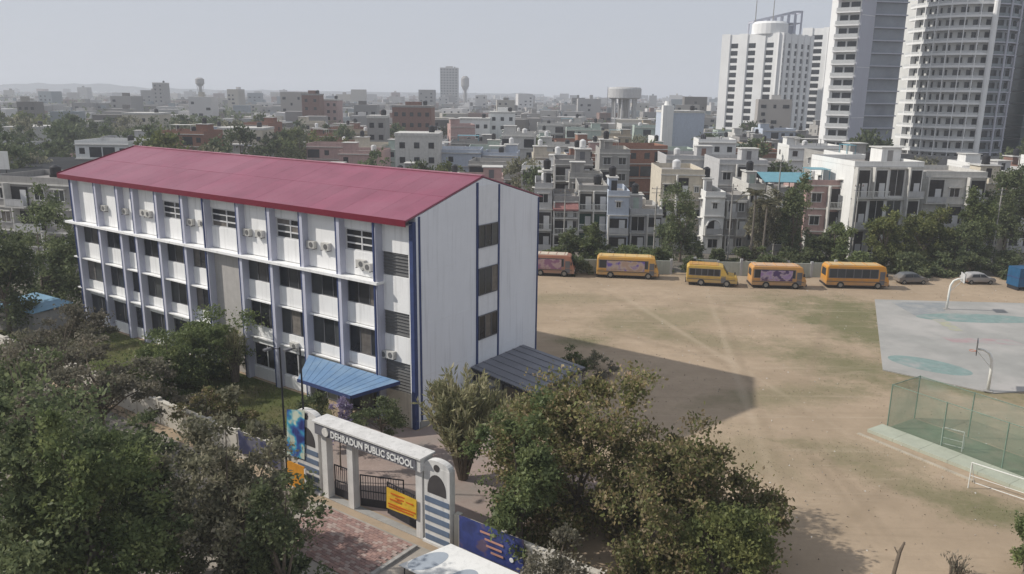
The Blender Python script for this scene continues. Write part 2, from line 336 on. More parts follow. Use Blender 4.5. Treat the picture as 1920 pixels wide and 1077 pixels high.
def hoop(loc, rz, H_, label):
    t = thing('basketball_hoop', label, 'basketball hoop', loc, rz)
    pts = [(0,0,0),(0,0,H_*.55),(.05,0,H_*.78),(.3,0,H_*.93),(.75,0,H_),(1.2,0,H_)]
    part('pole', MB().path(pts, [.13,.125,.12,.11,.10,.09], 10), MW['whitepole'], t, smooth=True)
    part('base_plate', MB().box(-.35,.35,-.35,.35,0,.06), MW['concrete'], t)
    bb = part('backboard', MB().box(1.2,1.26,-.85,.85,H_-.35,H_+.7), mat('backboard_board', (.5,.5,.49), var=.15), t)
    mb = MB()
    for a, b_ in (((1.265,-.85,H_-.35),(1.265,.85,H_-.35)),((1.265,-.85,H_+.7),(1.265,.85,H_+.7)),((1.265,-.83,H_-.35),(1.265,-.83,H_+.7)),((1.265,.83,H_-.35),(1.265,.83,H_+.7))): mb.bar(a, b_, .05)
    part('frame', mb, MW['dark'], bb)
    ring = [(1.55+.24*math.cos(i*math.pi/8), .24*math.sin(i*math.pi/8), H_-.2) for i in range(17)]
    part('rim', MB().path(ring, [.02]*17, 5), mat('rim_orange', (.5,.12,.03), rough=.5), t)
    part('brace', MB().bar((.1,0,H_*.6),(1.2,0,H_-.2),.05), MW['whitepole'], t)
p = gp(1852,733,.1); hoop((p.x,p.y,.1), R(150), 3.5, 'white gooseneck basketball pole at the near edge of the court')
p = gp(1775,580,.1); hoop((p.x,p.y,.1), R(-15), 3.7, 'white basketball pole at the far side of the court')

# ------------------------------------------------------------------ practice net beside the court
def netmat(name, col, dens):
    mt = bpy.data.materials.new(name); mt.use_nodes = True; n = mt.node_tree.nodes; L = mt.node_tree.links
    b = n['Principled BSDF']; b.inputs['Base Color'].default_value = (*col, 1); b.inputs['Roughness'].default_value = .9
    tc = n.new('ShaderNodeTexCoord'); nz = n.new('ShaderNodeTexNoise'); nz.inputs['Scale'].default_value = .5; nz.inputs['Detail'].default_value = 4
    L.new(tc.outputs['Object'], nz.inputs['Vector']); mr = n.new('ShaderNodeMapRange'); mr.inputs[1].default_value = .3; mr.inputs[2].default_value = .7
    mr.inputs[3].default_value = dens-.14; mr.inputs[4].default_value = dens+.14; L.new(nz.outputs['Fac'], mr.inputs[0])
    tr = n.new('ShaderNodeBsdfTransparent'); mx = n.new('ShaderNodeMixShader'); L.new(mr.outputs[0], mx.inputs[0]); L.new(tr.outputs[0], mx.inputs[1]); L.new(b.outputs[0], mx.inputs[2])
    L.new(mx.outputs[0], n['Material Output'].inputs['Surface']); return mt
net = netmat('green_netting', (.15,.23,.17), .33)
nA = gp(1663,803); nu = (gp(1920,900) - nA).normalized(); nv = Vector((-nu.y, nu.x, 0)); nz_ = 3.45
nl = thing('practice_net', 'long green netted practice cage with pale posts beside the court', 'sports net', nA, math.atan2(nu.y, nu.x))
LN, WN = 20.0, 3.6
mb = MB()
for i in range(24):
    x0, x1 = LN*i/24, LN*(i+1)/24; z0 = nz_ - .12*math.sin(math.pi*((i % 4)/4)); z1 = nz_ - .12*math.sin(math.pi*(((i+1) % 4)/4))
    mb.add([(x0,0,.05),(x1,0,.05),(x1,0,z1),(x0,0,z0)], [(0,1,2,3)])
part('side_netting', mb, net, nl)
mb = MB()
for i in range(24):
    x0, x1 = LN*i/24, LN*(i+1)/24; mb.add([(x0,WN,.05),(x1,WN,.05),(x1,WN,nz_),(x0,WN,nz_)], [(0,1,2,3)])
part('side_netting', mb, net, nl)
part('end_netting', MB().add([(0,0,.05),(0,WN,.05),(0,WN,nz_),(0,0,nz_)], [(0,1,2,3)]), net, nl)
mb = MB()
for i in range(12):
    for j in range(3):
        x0, x1, y0, y1 = LN*i/12, LN*(i+1)/12, WN*j/3, WN*(j+1)/3
        s_ = lambda x, y: nz_-.01-.28*math.sin(math.pi*y/WN)*(.6+.4*math.sin(x*1.3)**2)
        mb.add([(x0,y0,s_(x0,y0)),(x1,y0,s_(x1,y0)),(x1,y1,s_(x1,y1)),(x0,y1,s_(x0,y1))], [(0,1,2,3)])
part('roof_netting', mb, netmat('green_roof_netting', (.17,.24,.19), .12), nl)
gpost = mat('green_grey_post', (.17,.24,.19), rough=.6)
for i in range(5):
    for y in (0, WN): part('post', MB().tube((i*4.1,y,0),(i*4.1,y,nz_+.05),.045), gpost, nl)
for y in (0, WN): part('top_rail', MB().tube((0,y,nz_),(LN,y,nz_),.03), gpost, nl)
part('top_rail', MB().tube((0,0,nz_),(0,WN,nz_),.03), gpost, nl)
turf = mat('practice_turf', (.17,.19,.125), var=.2, col2=(.24,.22,.16), scale2=.5)
mb = MB(); mb.box(0,LN,.1,WN-.1,0,.03); o = part('matting', mb, turf, nl)
strip = thing('concrete_kerb', 'broad pale green concrete ledge running along the practice net', 'kerb', nA - nv*1.95 - nu*.35, math.atan2(nu.y, nu.x))
pale = mat('pale_green_concrete', (.40,.42,.34), var=.12, scale=.8, streak=.2)
for i in range(10): part('kerb_block', MB().box(i*2.0+.01, i*2.0+1.99, 0, 1.85, 0, .24), pale, strip)
low = thing('concrete_kerb', 'thin low concrete edging strip in the dirt before the practice net', 'kerb', nA - nv*3.0 - nu*.5, math.atan2(nu.y, nu.x) - .03)
for i in range(5): part('kerb_block', MB().box(i*1.7+.01, i*1.7+1.69, 0, .28, 0, .09), mat('buff_concrete', (.42,.37,.29)) if i == 0 else bpy.data.materials['buff_concrete'], low)
def frame_goal(loc, rz, w_, h_, d_, label, name='goal_frame'):
    t = thing(name, label, 'goal frame', loc, rz)
    for x in (0, w_):
        part('upright', MB().tube((x,0,0),(x,0,h_),.035), MW['whitepole'], t); part('back_stay', MB().tube((x,0,h_),(x,d_,0),.028), MW['whitepole'], t)
    part('crossbar', MB().tube((0,0,h_),(w_,0,h_),.035), MW['whitepole'], t); part('rear_bar', MB().tube((0,d_,.03),(w_,d_,.03),.028), MW['whitepole'], t)
    part('middle_bar', MB().tube((0,0,h_*.5),(w_,0,h_*.5),.02), MW['whitepole'], t)
p = gp(1763,838); frame_goal((p.x,p.y,0), math.atan2(nu.y,nu.x)+.3, 1.35, 1.5, .7, 'small white goal frame standing inside the green net')
p = gp(1815,915); frame_goal((p.x,p.y,0), math.atan2(nu.y,nu.x)+.15, 3.3, 1.75, 1.0, 'larger white goal frame straddling the kerb, nearest the camera')

# ------------------------------------------------------------------ school building
school = thing('school_building', 'white four-storey school with navy piers and a long red metal roof', 'building', SO, -SYAW)
LX = -47.1; BW = 15.5
rs = .279; ridge_y, ridge_z = 7.85, 17.95
def rz_at(y): return ridge_z - abs(y - ridge_y)*rs
mb = MB(); poly = [(.2,0),(BW,0),(BW,rz_at(BW)-.16),(ridge_y,ridge_z-.16),(.2,rz_at(.2)-.16)]
n_ = len(poly); mb.v = [(LX,p[0],p[1]) for p in poly]+[(0,p[0],p[1]) for p in poly]
mb.f = [tuple(range(n_))[::-1], tuple(range(n_,2*n_))]+[(i,(i+1)%n_,n_+(i+1)%n_,n_+i) for i in range(n_)]; mb.m = [0]*len(mb.f)
core = part('wall', mb, MW['gable'], school)
# roof
mb = MB()
for sgn, ey in ((-1, -.8), (1, BW+.6)):
    z = rz_at(ey)
    A = [(LX-1.1,ridge_y,ridge_z),(-.02,ridge_y,ridge_z),(-.02,ey,z),(LX-1.1,ey,z)]
    if sgn > 0: A = [A[1],A[0],A[3],A[2]]
    mb.add(A+[(p[0],p[1],p[2]-.1) for p in A], [(3,2,1,0),(4,5,6,7),(0,1,5,4),(1,2,6,5),(2,3,7,6),(3,0,4,7)])
roof = part('roof', mb, MW['roofred'], school)
shm = mat('red_roof_sheet', (.255,.062,.105), rough=.42, var=.14, scale=.5, spec=.55, col2=(.28,.088,.132), scale2=.14, streak=.22, rnd=.13)
rr = random.Random(17); d_ = Vector((0,-.8-ridge_y,rz_at(-.8)-ridge_z)); sl_n = Vector((0,-d_.z,d_.y)).normalized(); sl_n = sl_n if sl_n.z > 0 else -sl_n
for i in range(29):
    xa, xb = LX-1.1+i*(46.98+1.2)/29, LX-1.1+(i+1)*(46.98+1.2)/29-.012; xb = min(xb, -.03)
    for k in range(2):
        p0 = Vector((0,ridge_y,ridge_z))+d_*(k*.5+.003); p1 = Vector((0,ridge_y,ridge_z))+d_*(k*.5+.503 if k == 0 else .998); o0 = sl_n*(.008+.004*k*0+rr.uniform(0,.006)+(.012 if k == 0 else 0)); th_ = sl_n*.012
        V4 = [Vector((xa,p0.y,p0.z))+o0, Vector((xb,p0.y,p0.z))+o0, Vector((xb,p1.y,p1.z))+o0, Vector((xa,p1.y,p1.z))+o0]
        part('roof_sheet', MB().add([v+th_ for v in V4]+V4,[(3,2,1,0),(4,5,6,7),(0,1,5,4),(1,2,6,5),(2,3,7,6),(3,0,4,7)]), shm, roof)
part('ridge_cap', MB().bar((LX-1.1,ridge_y,ridge_z+.03),(-.02,ridge_y,ridge_z+.03),.5,.06), mat('ridge_cap', (.34,.14,.18), rough=.5), roof)
part('fascia', MB().box(LX-1.1,-.02,-.86,-.8,rz_at(-.8)-.42,rz_at(-.8)+.03), MW['fascia'], school)
part('verge_trim', MB().bar((LX-1.13,ridge_y,ridge_z-.02),(LX-1.13,-.8,rz_at(-.8)-.02),.06,.3), MW['fascia'], school)
part('soffit', MB().add([(LX-1.1,-.8,rz_at(-.8)-.38),(-.05,-.8,rz_at(-.8)-.38),(-.05,.2,rz_at(-.8)-.30),(LX-1.1,.2,rz_at(-.8)-.30)], [(0,3,2,1)]), MW['midgrey'], school)
# window builder: window (frame) > pane
_panes = {}
def pane_mesh(w_, h_, mt):
    k = (round(w_,2), round(h_,2), mt.name)
    if k not in _panes: _panes[k] = MB().box(0,w_,-.012,.012,0,h_).mesh('pane', mt)
    return _panes[k]
_frames = {}
def window(parent, x, y, z, w_, h_, cols=3, rows=1, fm=None, gm=None, fw=.06, rz=0.0, depth=.1, name='window'):
    fm = fm or MW['darkframe']; gm = gm or MW['glass']; k = (round(w_,2), round(h_,2), cols, rows, fm.name, fw, depth)
    if k not in _frames:
        mb = MB(); mb.box(0,w_,-depth/2,depth/2,0,fw).box(0,w_,-depth/2,depth/2,h_-fw,h_).box(0,fw,-depth/2,depth/2,fw,h_-fw).box(w_-fw,w_,-depth/2,depth/2,fw,h_-fw)
        for i in range(1, cols): xx = w_*i/cols; mb.box(xx-fw/2,xx+fw/2,-depth/2+.01,depth/2-.01,fw,h_-fw)
        for j in range(1, rows): zz = h_*j/rows; mb.box(fw,w_-fw,-depth/2+.015,depth/2-.015,zz-fw/2,zz+fw/2)
        _frames[k] = mb.mesh('window', fm)
    wd = link(name, _frames[k], parent, (x,y,z), (0,0,rz))
    for i in range(cols):
        for j in range(rows):
            pw, ph = (w_-2*fw)/cols, (h_-2*fw)/rows
            link('pane', pane_mesh(pw-.005, ph-.005, gm if rng.random() < .66 else rng.choice([MW['glass2'],MW['glass2'],MW['curtain']])), wd, (fw+i*pw, .01+rng.uniform(-.015,.015), fw+j*ph), (0,0,rng.uniform(-.012,.012)))
    return wd
PR = [45.8,41.3,37.3,34.6,30.7,26.65,23.4,18.75,14.8,10.94,6.85,3.0]; PW, PP = .45, .62
pil = MB().box(0,PW,-PP,.2,0,15.35).mesh('pier', MW['lilac']); pst = MB().box(0,.13,-PP-.012,-PP,0,15.34).mesh('pier_stripe', MW['navy'])
for i, a_ in enumerate(PR):
    q = link('pier', pil, school, (-(a_+PW),0,0)); link('pier_stripe', pst, q, (0,0,0))
part('corner_pier', MB().box(-.34,0,-.16,.2,0,15.35), MW['navy'], school)
part('corner_panel', MB().box(-.52,-.345,-.05,.2,0,15.3), MW['schoolwhite'], school)
part('corner_pier', MB().box(LX,LX+.3,-.3,.2,0,15.3), MW['navy'], school)
part('corner_panel', MB().box(LX+.31,-46.27,-.05,.2,0,15.3), MW['schoolwhite'], school)
bays = [(45.8,41.75),(41.3,37.75),(37.3,35.05),(34.6,31.15),(30.7,27.1),(26.65,23.85),None,(18.75,15.25),(14.8,11.39),(10.94,7.3),(6.85,3.45)]
sp = {}
def panel(x0, x1, z0, z1, mt, name='panel', y0=-.06): return part(name, MB().box(x0,x1,y0,.2,z0,z1), mt, school)
W_ = MW['schoolwhite']
for i, b_ in enumerate(bays):
    if b_ is None:
        panel(-23.4,-19.2,0,10.55,MW['stair'],'stair_panel'); x0, x1 = -23.4, -19.2
    else:
        x0, x1 = -b_[0], -b_[1]
        cols = 2 if x1-x0 < 2.5 else 3
        panel(x0,x1,10.42,10.56,W_); panel(x0,x1,7.14,8.66,W_); panel(x0,x1,3.86,4.72,W_)
        window(school,x0,.1,8.66,x1-x0,1.76,cols); window(school,x0,.1,4.72,x1-x0,2.2,cols,gm=MW['glass'])
        if i < 9:
            panel(x0,x1,0,1.05,W_); panel(x0,x1,3.2,3.66,W_); window(school,x0,.1,1.05,x1-x0,2.15,2,fm=MW['frame'] if i > 5 else MW['darkframe'],fw=.1)
        else:
            panel(x0,x1,3.2,3.66,W_); window(school,x0,.12,.05,x1-x0,3.15,3,fw=.09)
    if i in (4,6,8,10):
        panel(x0,x1,10.86,12.65,W_,'panel'); panel(x0,x1,14.3,15.3,W_); window(school,x0,.08,12.65,x1-x0,1.65,2,3,fm=MW['frame'],fw=.11,depth=.16)
    else: panel(x0,x1,10.86,15.3,W_)
for z0, z1, mt in ((13.0,15.3,W_),(8.67,11.3,W_),(4.91,6.87,W_),(0,2.6,MW['cream'])): panel(-3.0,-.52,z0,z1,mt)
for z0, z1 in ((11.3,13.0),(6.87,8.67),(2.6,4.91)):
    lv = part('louvre_window', MB().box(-3.0,-.52,.06,.2,z0,z1), MW['louver'], school)
    for k in range(int((z1-z0)/.24)): part('slat', MB().obox((-1.76,.02,z0+.12+k*.24),Vector((1.23,0,0)),Vector((0,.05,-.04)),Vector((0,.004,.006))), MW['louver'], lv)
part('ledge', MB().box(LX-.6,-2.9,-.86,.2,10.60,10.80), MW['schoolwhite'], school)
for z in (6.97, 3.69):
    part('ledge', MB().box(LX-.3,-23.42,-.5,.2,z,z+.11), MW['schoolwhite'], school)
    part('ledge', MB().box(-19.3,-3.4,-.3,.2,z,z+.11), MW['schoolwhite'], school)
# gable side
for y0, y1 in ((.42,.6),(6.95,7.2),(9.72,9.95),(15.36,15.53)):
    part('gable_stripe', MB().box(-.01,.05,y0,y1,0,min(rz_at(y0),rz_at(y1))-.2), MW['navy'], school)
for z0, z1 in ((14.22,17.3),(10.84,12.46),(7.02,8.68),(3.1,5.06)):
    part('gable_panel', MB().box(-.01,.03,7.22,9.7,z0+.05,z1-.05), MW['gablepanel'], school)
for z0, z1 in ((12.46,14.22),(8.68,10.84),(5.06,7.02)): window(school,.06,7.22,z0,2.46,z1-z0,3,rz=R(90))
part('gable_band', MB().box(-.005,.02,7.22,9.7,15.7,15.78), MW['navy'], school)
# cladding joints on the gable, thin cover strips
for z in (3.9,7.8,11.7):
    part('cover_strip', MB().box(0,.012,.62,6.93,z,z+.05), MW['gablepanel'], school); part('cover_strip', MB().box(0,.012,9.97,15.34,z,z+.05), MW['gablepanel'], school)
part('plinth', MB().box(LX,.09,.3,15.6,0,.5), MW['concrete'], school)
for x in (-46.7,-23.55,-3.2): part('downpipe', MB().tube((x,-.45 if x < -40 else -.72,0),(x,-.45 if x < -40 else -.72,15.2),.06), MW['navy'], school)
# air conditioners
acm = MB().box(-.42,.42,-.3,0,-.28,.28).mesh('casing', MW['acbody']); acf = MB().tube((.1,-.315,0),(.1,-.3,0),.21,n=14).mesh('fan_grille', MW['acfan'])
acb = MB().box(-.4,-.34,-.34,.02,-.34,-.29).box(.34,.4,-.34,.02,-.34,-.29).mesh('bracket', MW['dark'])
acs = [(198,390),(237,396),(272,399),(281,401),(360,416),(382,419),(467,435),(490,438),(587,458),(614,462),(680,494),(692,500)]
for i, (x, y) in enumerate(acs+[(735,664),(722,662),(555,648)]):
    lx, lz = fac(x, y, -.08); P = SW(lx, -.09, lz)
    lab = ('air conditioner box on the top floor wall, %s from left' % ordinal(i+1)) if i < 12 else ['air conditioner box low on the end bay by the blue canopy, right one','air conditioner box low on the end bay by the blue canopy, left one','air conditioner box above the ground floor window left of the blue canopy'][i-12]
    t = thing('air_conditioner', lab, 'air conditioner', P, -SYAW, 'air conditioners on the school front')
    link('casing', acm, t); link('fan_grille', acf, t); link('bracket', acb, t)

# entrance canopy
cn = thing('entrance_canopy', 'blue metal sheet canopy over the school entrance by the gable corner', 'canopy', SO, -SYAW)
A = [(-10.8,-.7,3.75),(-1.0,-.7,3.75),(-3.0,-3.6,3.05),(-8.7,-3.6,3.05)]
part('roof_sheet', MB().add(A+[(p[0],p[1],p[2]-.07) for p in A], [(3,2,1,0),(4,5,6,7),(0,1,5,4),(1,2,6,5),(2,3,7,6),(3,0,4,7)]), MW['bluemetal'], cn)
mb = MB()
for i in range(1,12):
    t_ = i/12; a0 = Vector(A[0]).lerp(Vector(A[1]), t_); a1 = Vector(A[3]).lerp(Vector(A[2]), t_); mb.bar(a0+Vector((0,0,.008)), a1+Vector((0,0,.008)), .03, .02)
o = part('sheet_ribs', mb, MW['bluemetal'], cn); o['kind'] = 'stuff'
part('fascia', MB().bar(Vector(A[3])-Vector((0,.05,.1)),Vector(A[2])-Vector((0,.05,.1)),.06,.26), MW['navy'], cn)
part('fascia', MB().bar(Vector(A[2])+Vector((.05,0,-.1)),Vector(A[1])+Vector((.05,0,-.1)),.06,.26), MW['navy'], cn)
for x in (-8.5,-3.2): part('post', MB().tube((x,-3.4,0),(x,-3.4,3.0),.08), MW['dark'], cn)
# lean-to shed on the gable side
sh = thing('lean_to_shed', 'grey metal lean-to shed roof against the grey gable', 'shed', SO, -SYAW)
A = [(.1,6.2,3.15),(.1,13.4,3.15),(6.5,13.0,2.6),(6.5,5.6,2.6)]
part('roof_sheet', MB().add(A+[(p[0],p[1],p[2]-.08) for p in A], [(0,3,2,1)[::-1],(4,5,6,7)[::-1],(0,1,5,4)[::-1],(1,2,6,5)[::-1],(2,3,7,6)[::-1],(3,0,4,7)[::-1]]), MW['greymetal'], sh)
for i in range(7):
    t_ = (i+.5)/7; a0 = Vector(A[0]).lerp(Vector(A[1]), t_); a1 = Vector(A[3]).lerp(Vector(A[2]), t_); part('sheet_rib', MB().bar(a0+Vector((0,0,.02)), a1+Vector((0,0,.02)), .08, .05), MW['greymetal'], sh)
for p, q in ((A[3],A[2]),(A[3],A[0]),(A[2],A[1])): part('edge_beam', MB().bar(Vector(p)-Vector((0,0,.2)),Vector(q)-Vector((0,0,.2)),.1,.2), MW['dark'], sh)
for x, y in ((6.3,5.8),(6.3,9.3),(6.3,12.8),(.25,6.4),(3.3,6.1)): part('post', MB().box(x-.07,x+.07,y-.07,y+.07,0,2.5), MW['dark'], sh)
part('side_panel', MB().box(.12,3.2,6.2,6.26,0,1.6), MW['shedwall'], sh)
part('side_panel', MB().box(6.33,6.38,9.4,12.7,0,2.2), MW['greyplaster'], sh)

# ------------------------------------------------------------------ gateway
gate = thing('school_gateway', 'white gateway with lettered beam and striped side piers', 'gateway', SW(0,-10.6), -SYAW)
gw = mat('gate_white_paint', (.62,.61,.59), var=.12, scale=1.2, streak=.55)
beam = part('beam', MB().box(1.9,10.35,-.5,.5,4.2,4.95), gw, gate)
part('coping', MB().box(1.8,10.45,-.62,.62,4.95,5.05), gw, beam)
part('sign_board', MB().box(2.0,10.05,-.55,-.5,4.25,4.88), mat('dark_sign_board', (.15,.15,.17), rough=.6, var=.2), beam)
tc_ = bpy.data.curves.new('lettering', 'FONT'); tc_.body = 'DEHRADUN PUBLIC SCHOOL'; tc_.size = .56; tc_.extrude = .015; tc_.align_x = 'CENTER'; tc_.space_character = 1.0; tc_.offset = .012
to = bpy.data.objects.new('lettering', tc_); C.objects.link(to); bpy.context.view_layer.update()
tm = bpy.data.meshes.new_from_object(to.evaluated_get(bpy.context.evaluated_depsgraph_get())); bpy.data.objects.remove(to)
tm.name = 'lettering'; tm.materials.clear(); tm.materials.append(mat('letter_white', (.78,.78,.76), rough=.5, var=.03))
wx = max(v.co.x for v in tm.vertices) - min(v.co.x for v in tm.vertices)
o = link('lettering', tm, beam, (6.65,-.57,4.35), (R(90),0,0), (6.5/wx,1,1))
part('emblem', MB().tube((2.95,-.61,4.56),(2.95,-.55,4.56),.27,n=20), mat('emblem_white', (.66,.64,.6), var=.2, scale=6), beam)
for x in (2.15,4.35,9.75): part('post', MB().box(x,x+.46,-.24,.24,0,4.2), gw, gate)
stripe = mat('slate_blue_paint', (.115,.155,.225), var=.12, streak=.2)
archd = mat('arch_shade_and_roundel', (.055,.05,.05), var=.2)  # shade of the arch hole given as colour; the roundel shares it
for x0, x1, hl in ((-.15,1.85,4.9),(10.36,12.15,4.6)):
    pn = part('side_pier', MB().box(x0,x1,-.22,.22,0,hl), gw, gate)
    # crest on top, stepped curve
    xm = (x0+x1)/2; w2 = (x1-x0)/2
    cr = [(xm+w2*math.cos(t), hl+.4*math.sin(t)) for t in [math.pi*i/12 for i in range(13)]]
    part('crest', MB().yprism([(xm+(p_[0]-xm)*.98,p_[1]) for p_ in cr][::-1], -.2, .2), gw, pn)
    ar = [(xm+w2*.72*math.cos(t), 3.25+.95*math.sin(t)) for t in [math.pi*i/12 for i in range(13)]]+[(xm-w2*.72,3.05),(xm+w2*.72,3.05)]
    part('arch_shade_plate', MB().yprism(ar[::-1], -.245, -.22), archd, pn)  # raised plate, coloured like the shade inside an arch hole
    part('roundel', MB().tube((xm,-.24,hl+.0),(xm,-.21,hl+.0),.2,n=16), archd, pn)
    for k in range(5): part('stripe', MB().box(x0+.05,x1-.05,-.25,-.222,.2+k*.57,.2+k*.57+.31), stripe, pn)
    part('footing', MB().box(x0-.08,x1+.08,-.34,.3,0,.14), gw, pn)
part('threshold', MB().box(2.2,10.4,-.25,.25,0,.035), MW['concrete'], gate)
# gate leaves, dark bars, standing behind the posts
def leaf(x, y, rz, w_, label):
    t = thing('gate_leaf', label, 'gate', SW(x, y), -SYAW+rz)
    part('frame', MB().bar((0,0,.15),(w_,0,.15),.06).bar((0,0,2.1),(w_,0,2.1),.06).bar((0,0,.12),(0,0,2.13),.06).bar((w_,0,.12),(w_,0,2.13),.06).bar((0,0,1.1),(w_,0,1.1),.05), MW['dark'], t)
    for i in range(1, int(w_/.16)): part('bar', MB().box(i*.16-.014,i*.16+.014,-.014,.014,.15,2.1), MW['dark'], t)
    part('kick_plate', MB().box(.03,w_-.03,-.01,.01,.15,.6), MW['dark'], t)
leaf(4.9,-10.35,R(22),2.7,'dark barred gate leaf swung inwards by the middle post')
leaf(9.7,-10.35,R(180-6),2.9,'dark barred gate leaf behind the yellow banner')
leaf(2.7,-10.35,R(3),1.6,'narrow dark wicket gate between the two left posts')
def printmat(name, base, cols, sc=1.6, rough=.6):
    mt = bpy.data.materials.new(name); mt.use_nodes = True; n = mt.node_tree.nodes; L = mt.node_tree.links; b = n['Principled BSDF']; b.inputs['Roughness'].default_value = rough
    tc = n.new('ShaderNodeTexCoord'); vo = n.new('ShaderNodeTexNoise'); vo.inputs['Scale'].default_value = sc; vo.inputs['Detail'].default_value = 2
    L.new(tc.outputs['Object'], vo.inputs['Vector']); cr = n.new('ShaderNodeValToRGB'); el = cr.color_ramp.elements
    allc = [base]+cols
    while len(el) < len(allc): el.new(.5)
    for i, c in enumerate(allc): el[i].position = .36+.3*i/len(allc); el[i].color = (*c, 1)
    L.new(vo.outputs['Fac'], cr.inputs[0]); L.new(cr.outputs[0], b.inputs['Base Color']); return mt
def banner(name, label, pts, th, mt, eyel=True):
    P = [Vector(p) for p in pts]; nrm = (P[1]-P[0]).cross(P[3]-P[0]).normalized()*th; mb = MB()
    NX, NZ = 8, 5
    for s_ in (1,-1):
        G = []
        for j in range(NZ+1):
            for i in range(NX+1):
                u_, v_ = i/NX, j/NZ; q = P[0].lerp(P[1],u_).lerp(P[3].lerp(P[2],u_),v_)
                G.append(q + nrm*(s_*.5 + 4*math.sin(u_*9+v_*3)*math.sin(math.pi*u_)*math.sin(math.pi*v_)*.6))
        F = [(j*(NX+1)+i, j*(NX+1)+i+1, (j+1)*(NX+1)+i+1, (j+1)*(NX+1)+i) for j in range(NZ) for i in range(NX)]
        mb.add(G, F if s_ > 0 else [f_[::-1] for f_ in F])
    o = link(name, mb.mesh(name, mt)); tag(o, label, 'banner'); return o
def onp(px, py, yc): lx, lz = fac(px, py, yc); return SW(lx, yc, lz)
# yellow banner hung on the gate
q = [onp(725,952,-10.95), onp(781,974,-10.95), onp(781,938,-10.95), onp(725,913,-10.95)]
yb = banner('gate_banner', 'yellow cloth banner with orange print hung across the gate', q, .02, printmat('yellow_print', (.62,.38,.02), [(.66,.42,.04),(.62,.40,.03)], 2))
d = (q[1]-q[0]); up = Vector((0,0,1)); nn = -sy_*.035
for k, (u0, u1, v_) in enumerate([(.15,.62,.78),(.3,.9,.62),(.12,.5,.5),(.06,.97,.26),(.08,.9,.14)]):
    a0 = q[0].lerp(q[1],u0)+(q[3]-q[0])*v_+nn; a1 = q[0].lerp(q[1],u1)+(q[3]-q[0])*v_+nn
    part('print_line', MB().bar(a0,a1,.006,.09), mat('orange_print', (.55,.12,.01)) if k == 0 else bpy.data.materials['orange_print'], yb)
# banner on two poles left of the gate
pb = onp(537,846,-10.9); pl = SW(-1.45,-10.9); 
q = [onp(538,852,-10.9), onp(571,862,-10.9), onp(571,770,-10.9), onp(538,768,-10.9)]
banner('pole_banner', 'tall blue and teal printed banner strung between two dark poles', q, .02, printmat('blue_teal_print', (.02,.03,.16), [(.03,.12,.35),(.05,.34,.45),(.5,.55,.45)], 1.1))
for px_, nm in ((536,'tall dark lamp pole left of the blue teal banner'),(573,'tall dark lamp pole right of the blue teal banner')):
    b_ = onp(px_, 850, -10.75); lx = (b_-SO).dot(sx_); tz = fac(px_, 655, -10.75)[1]
    t = thing('lamp_pole', nm, 'pole', SW(lx,-10.75), -SYAW, 'lamp poles by the gate')
    part('pole', MB().tube((0,0,0),(0,0,tz),.075,.05), MW['dark'], t); part('bracket', MB().bar((0,0,tz-.1),(.0,-.7,tz+.1),.05), MW['dark'], t); part('lamp_head', MB().box(-.12,.12,-1.15,-.65,tz+.04,tz+.16), MW['darkframe'], t)
q = [onp(541,905,-11.3), onp(573,921,-11.3), onp(573,873,-11.3), onp(541,864,-11.3)]
t = thing('sign_board', 'orange board with white edging beside the left striped pier', 'sign', (0,0,0))
d0, d1, d2, d3 = q; sdir = sx_; bot = min(d0.z, d1.z); lx0 = (d0-SO).dot(sx_); lx1 = (d1-SO).dot(sx_)
t.location = SW(lx0,-11.3); t.rotation_euler = (0,0,-SYAW); ww = lx1-lx0
part('board', MB().box(0,ww,-.03,.03,d0.z-.1,d3.z), mat('orange_board', (.55,.24,.02), var=.2, scale=2), t); part('edging', MB().box(ww,ww+.12,-.04,.04,d0.z-.25,d3.z-.1), gw, t); part('edging', MB().box(0,ww,-.04,.04,d0.z-.22,d0.z-.11), gw, t)
for x in (.1,ww-.1): part('leg', MB().box(x-.03,x+.03,-.025,.025,0,d0.z-.23), MW['dark'], t)

# boundary wall pieces, panels between posts
def wall_run(x0, x1, y, h_, label, mt, pitch=3.0, th=.12, cap=True):
    t = thing('boundary_wall', label, 'wall', SW(x0, y), -SYAW); n = max(1, round((x1-x0)/pitch)); st = (x1-x0)/n
    for i in range(n+1): part('pillar', MB().box(i*st-.17,i*st+.17,-.17,.17,0,h_+.25), mt, t)
    for i in range(n):
        part('wall_panel', MB().box(i*st+.17,(i+1)*st-.17,-th,th,0,h_), mt, t)
        if cap: part('coping', MB().box(i*st+.17,(i+1)*st-.17,-th-.06,th+.06,h_,h_+.09), mt, t)
    return t
palewall = mat('pale_boundary_wall', (.52,.49,.43), var=.15, scale=.8, streak=.45)
wall_run(-50,-.5,-10.5,1.75,'long pale boundary wall half hidden by trees left of the gate',palewall)
wall_run(12.4,30,-10.4,1.9,'pale boundary wall right of the gate behind the big tree',palewall)
navyprint = printmat('navy_print', (.02,.03,.12), [(.022,.035,.14),(.028,.045,.19),(.025,.04,.16),(.03,.045,.2),(.10,.07,.12)], .9)
q = [SW(12.75,-10.75,.45), SW(16.9,-10.75,.45), SW(16.9,-10.75,2.35), SW(12.75,-10.75,2.35)]
nb = banner('wall_banner', 'navy blue printed banner on the boundary wall right of the gate', q, .02, navyprint)
part('print_patch', MB().tube(SW(16.2,-10.82,1.0),SW(16.2,-10.8,1.0),.13,n=12), MW['white'], nb)
for k,(x,z,l_) in enumerate([(14.2,1.9,.9),(14.5,1.55,1.2),(14.6,1.2,1.0),(14.9,.9,.8)]): part('print_line', MB().box(0,l_,-.01,.01,0,.11), mat('salmon_print',(.42,.22,.17)), nb, SW(x,-10.83,z), -SYAW)
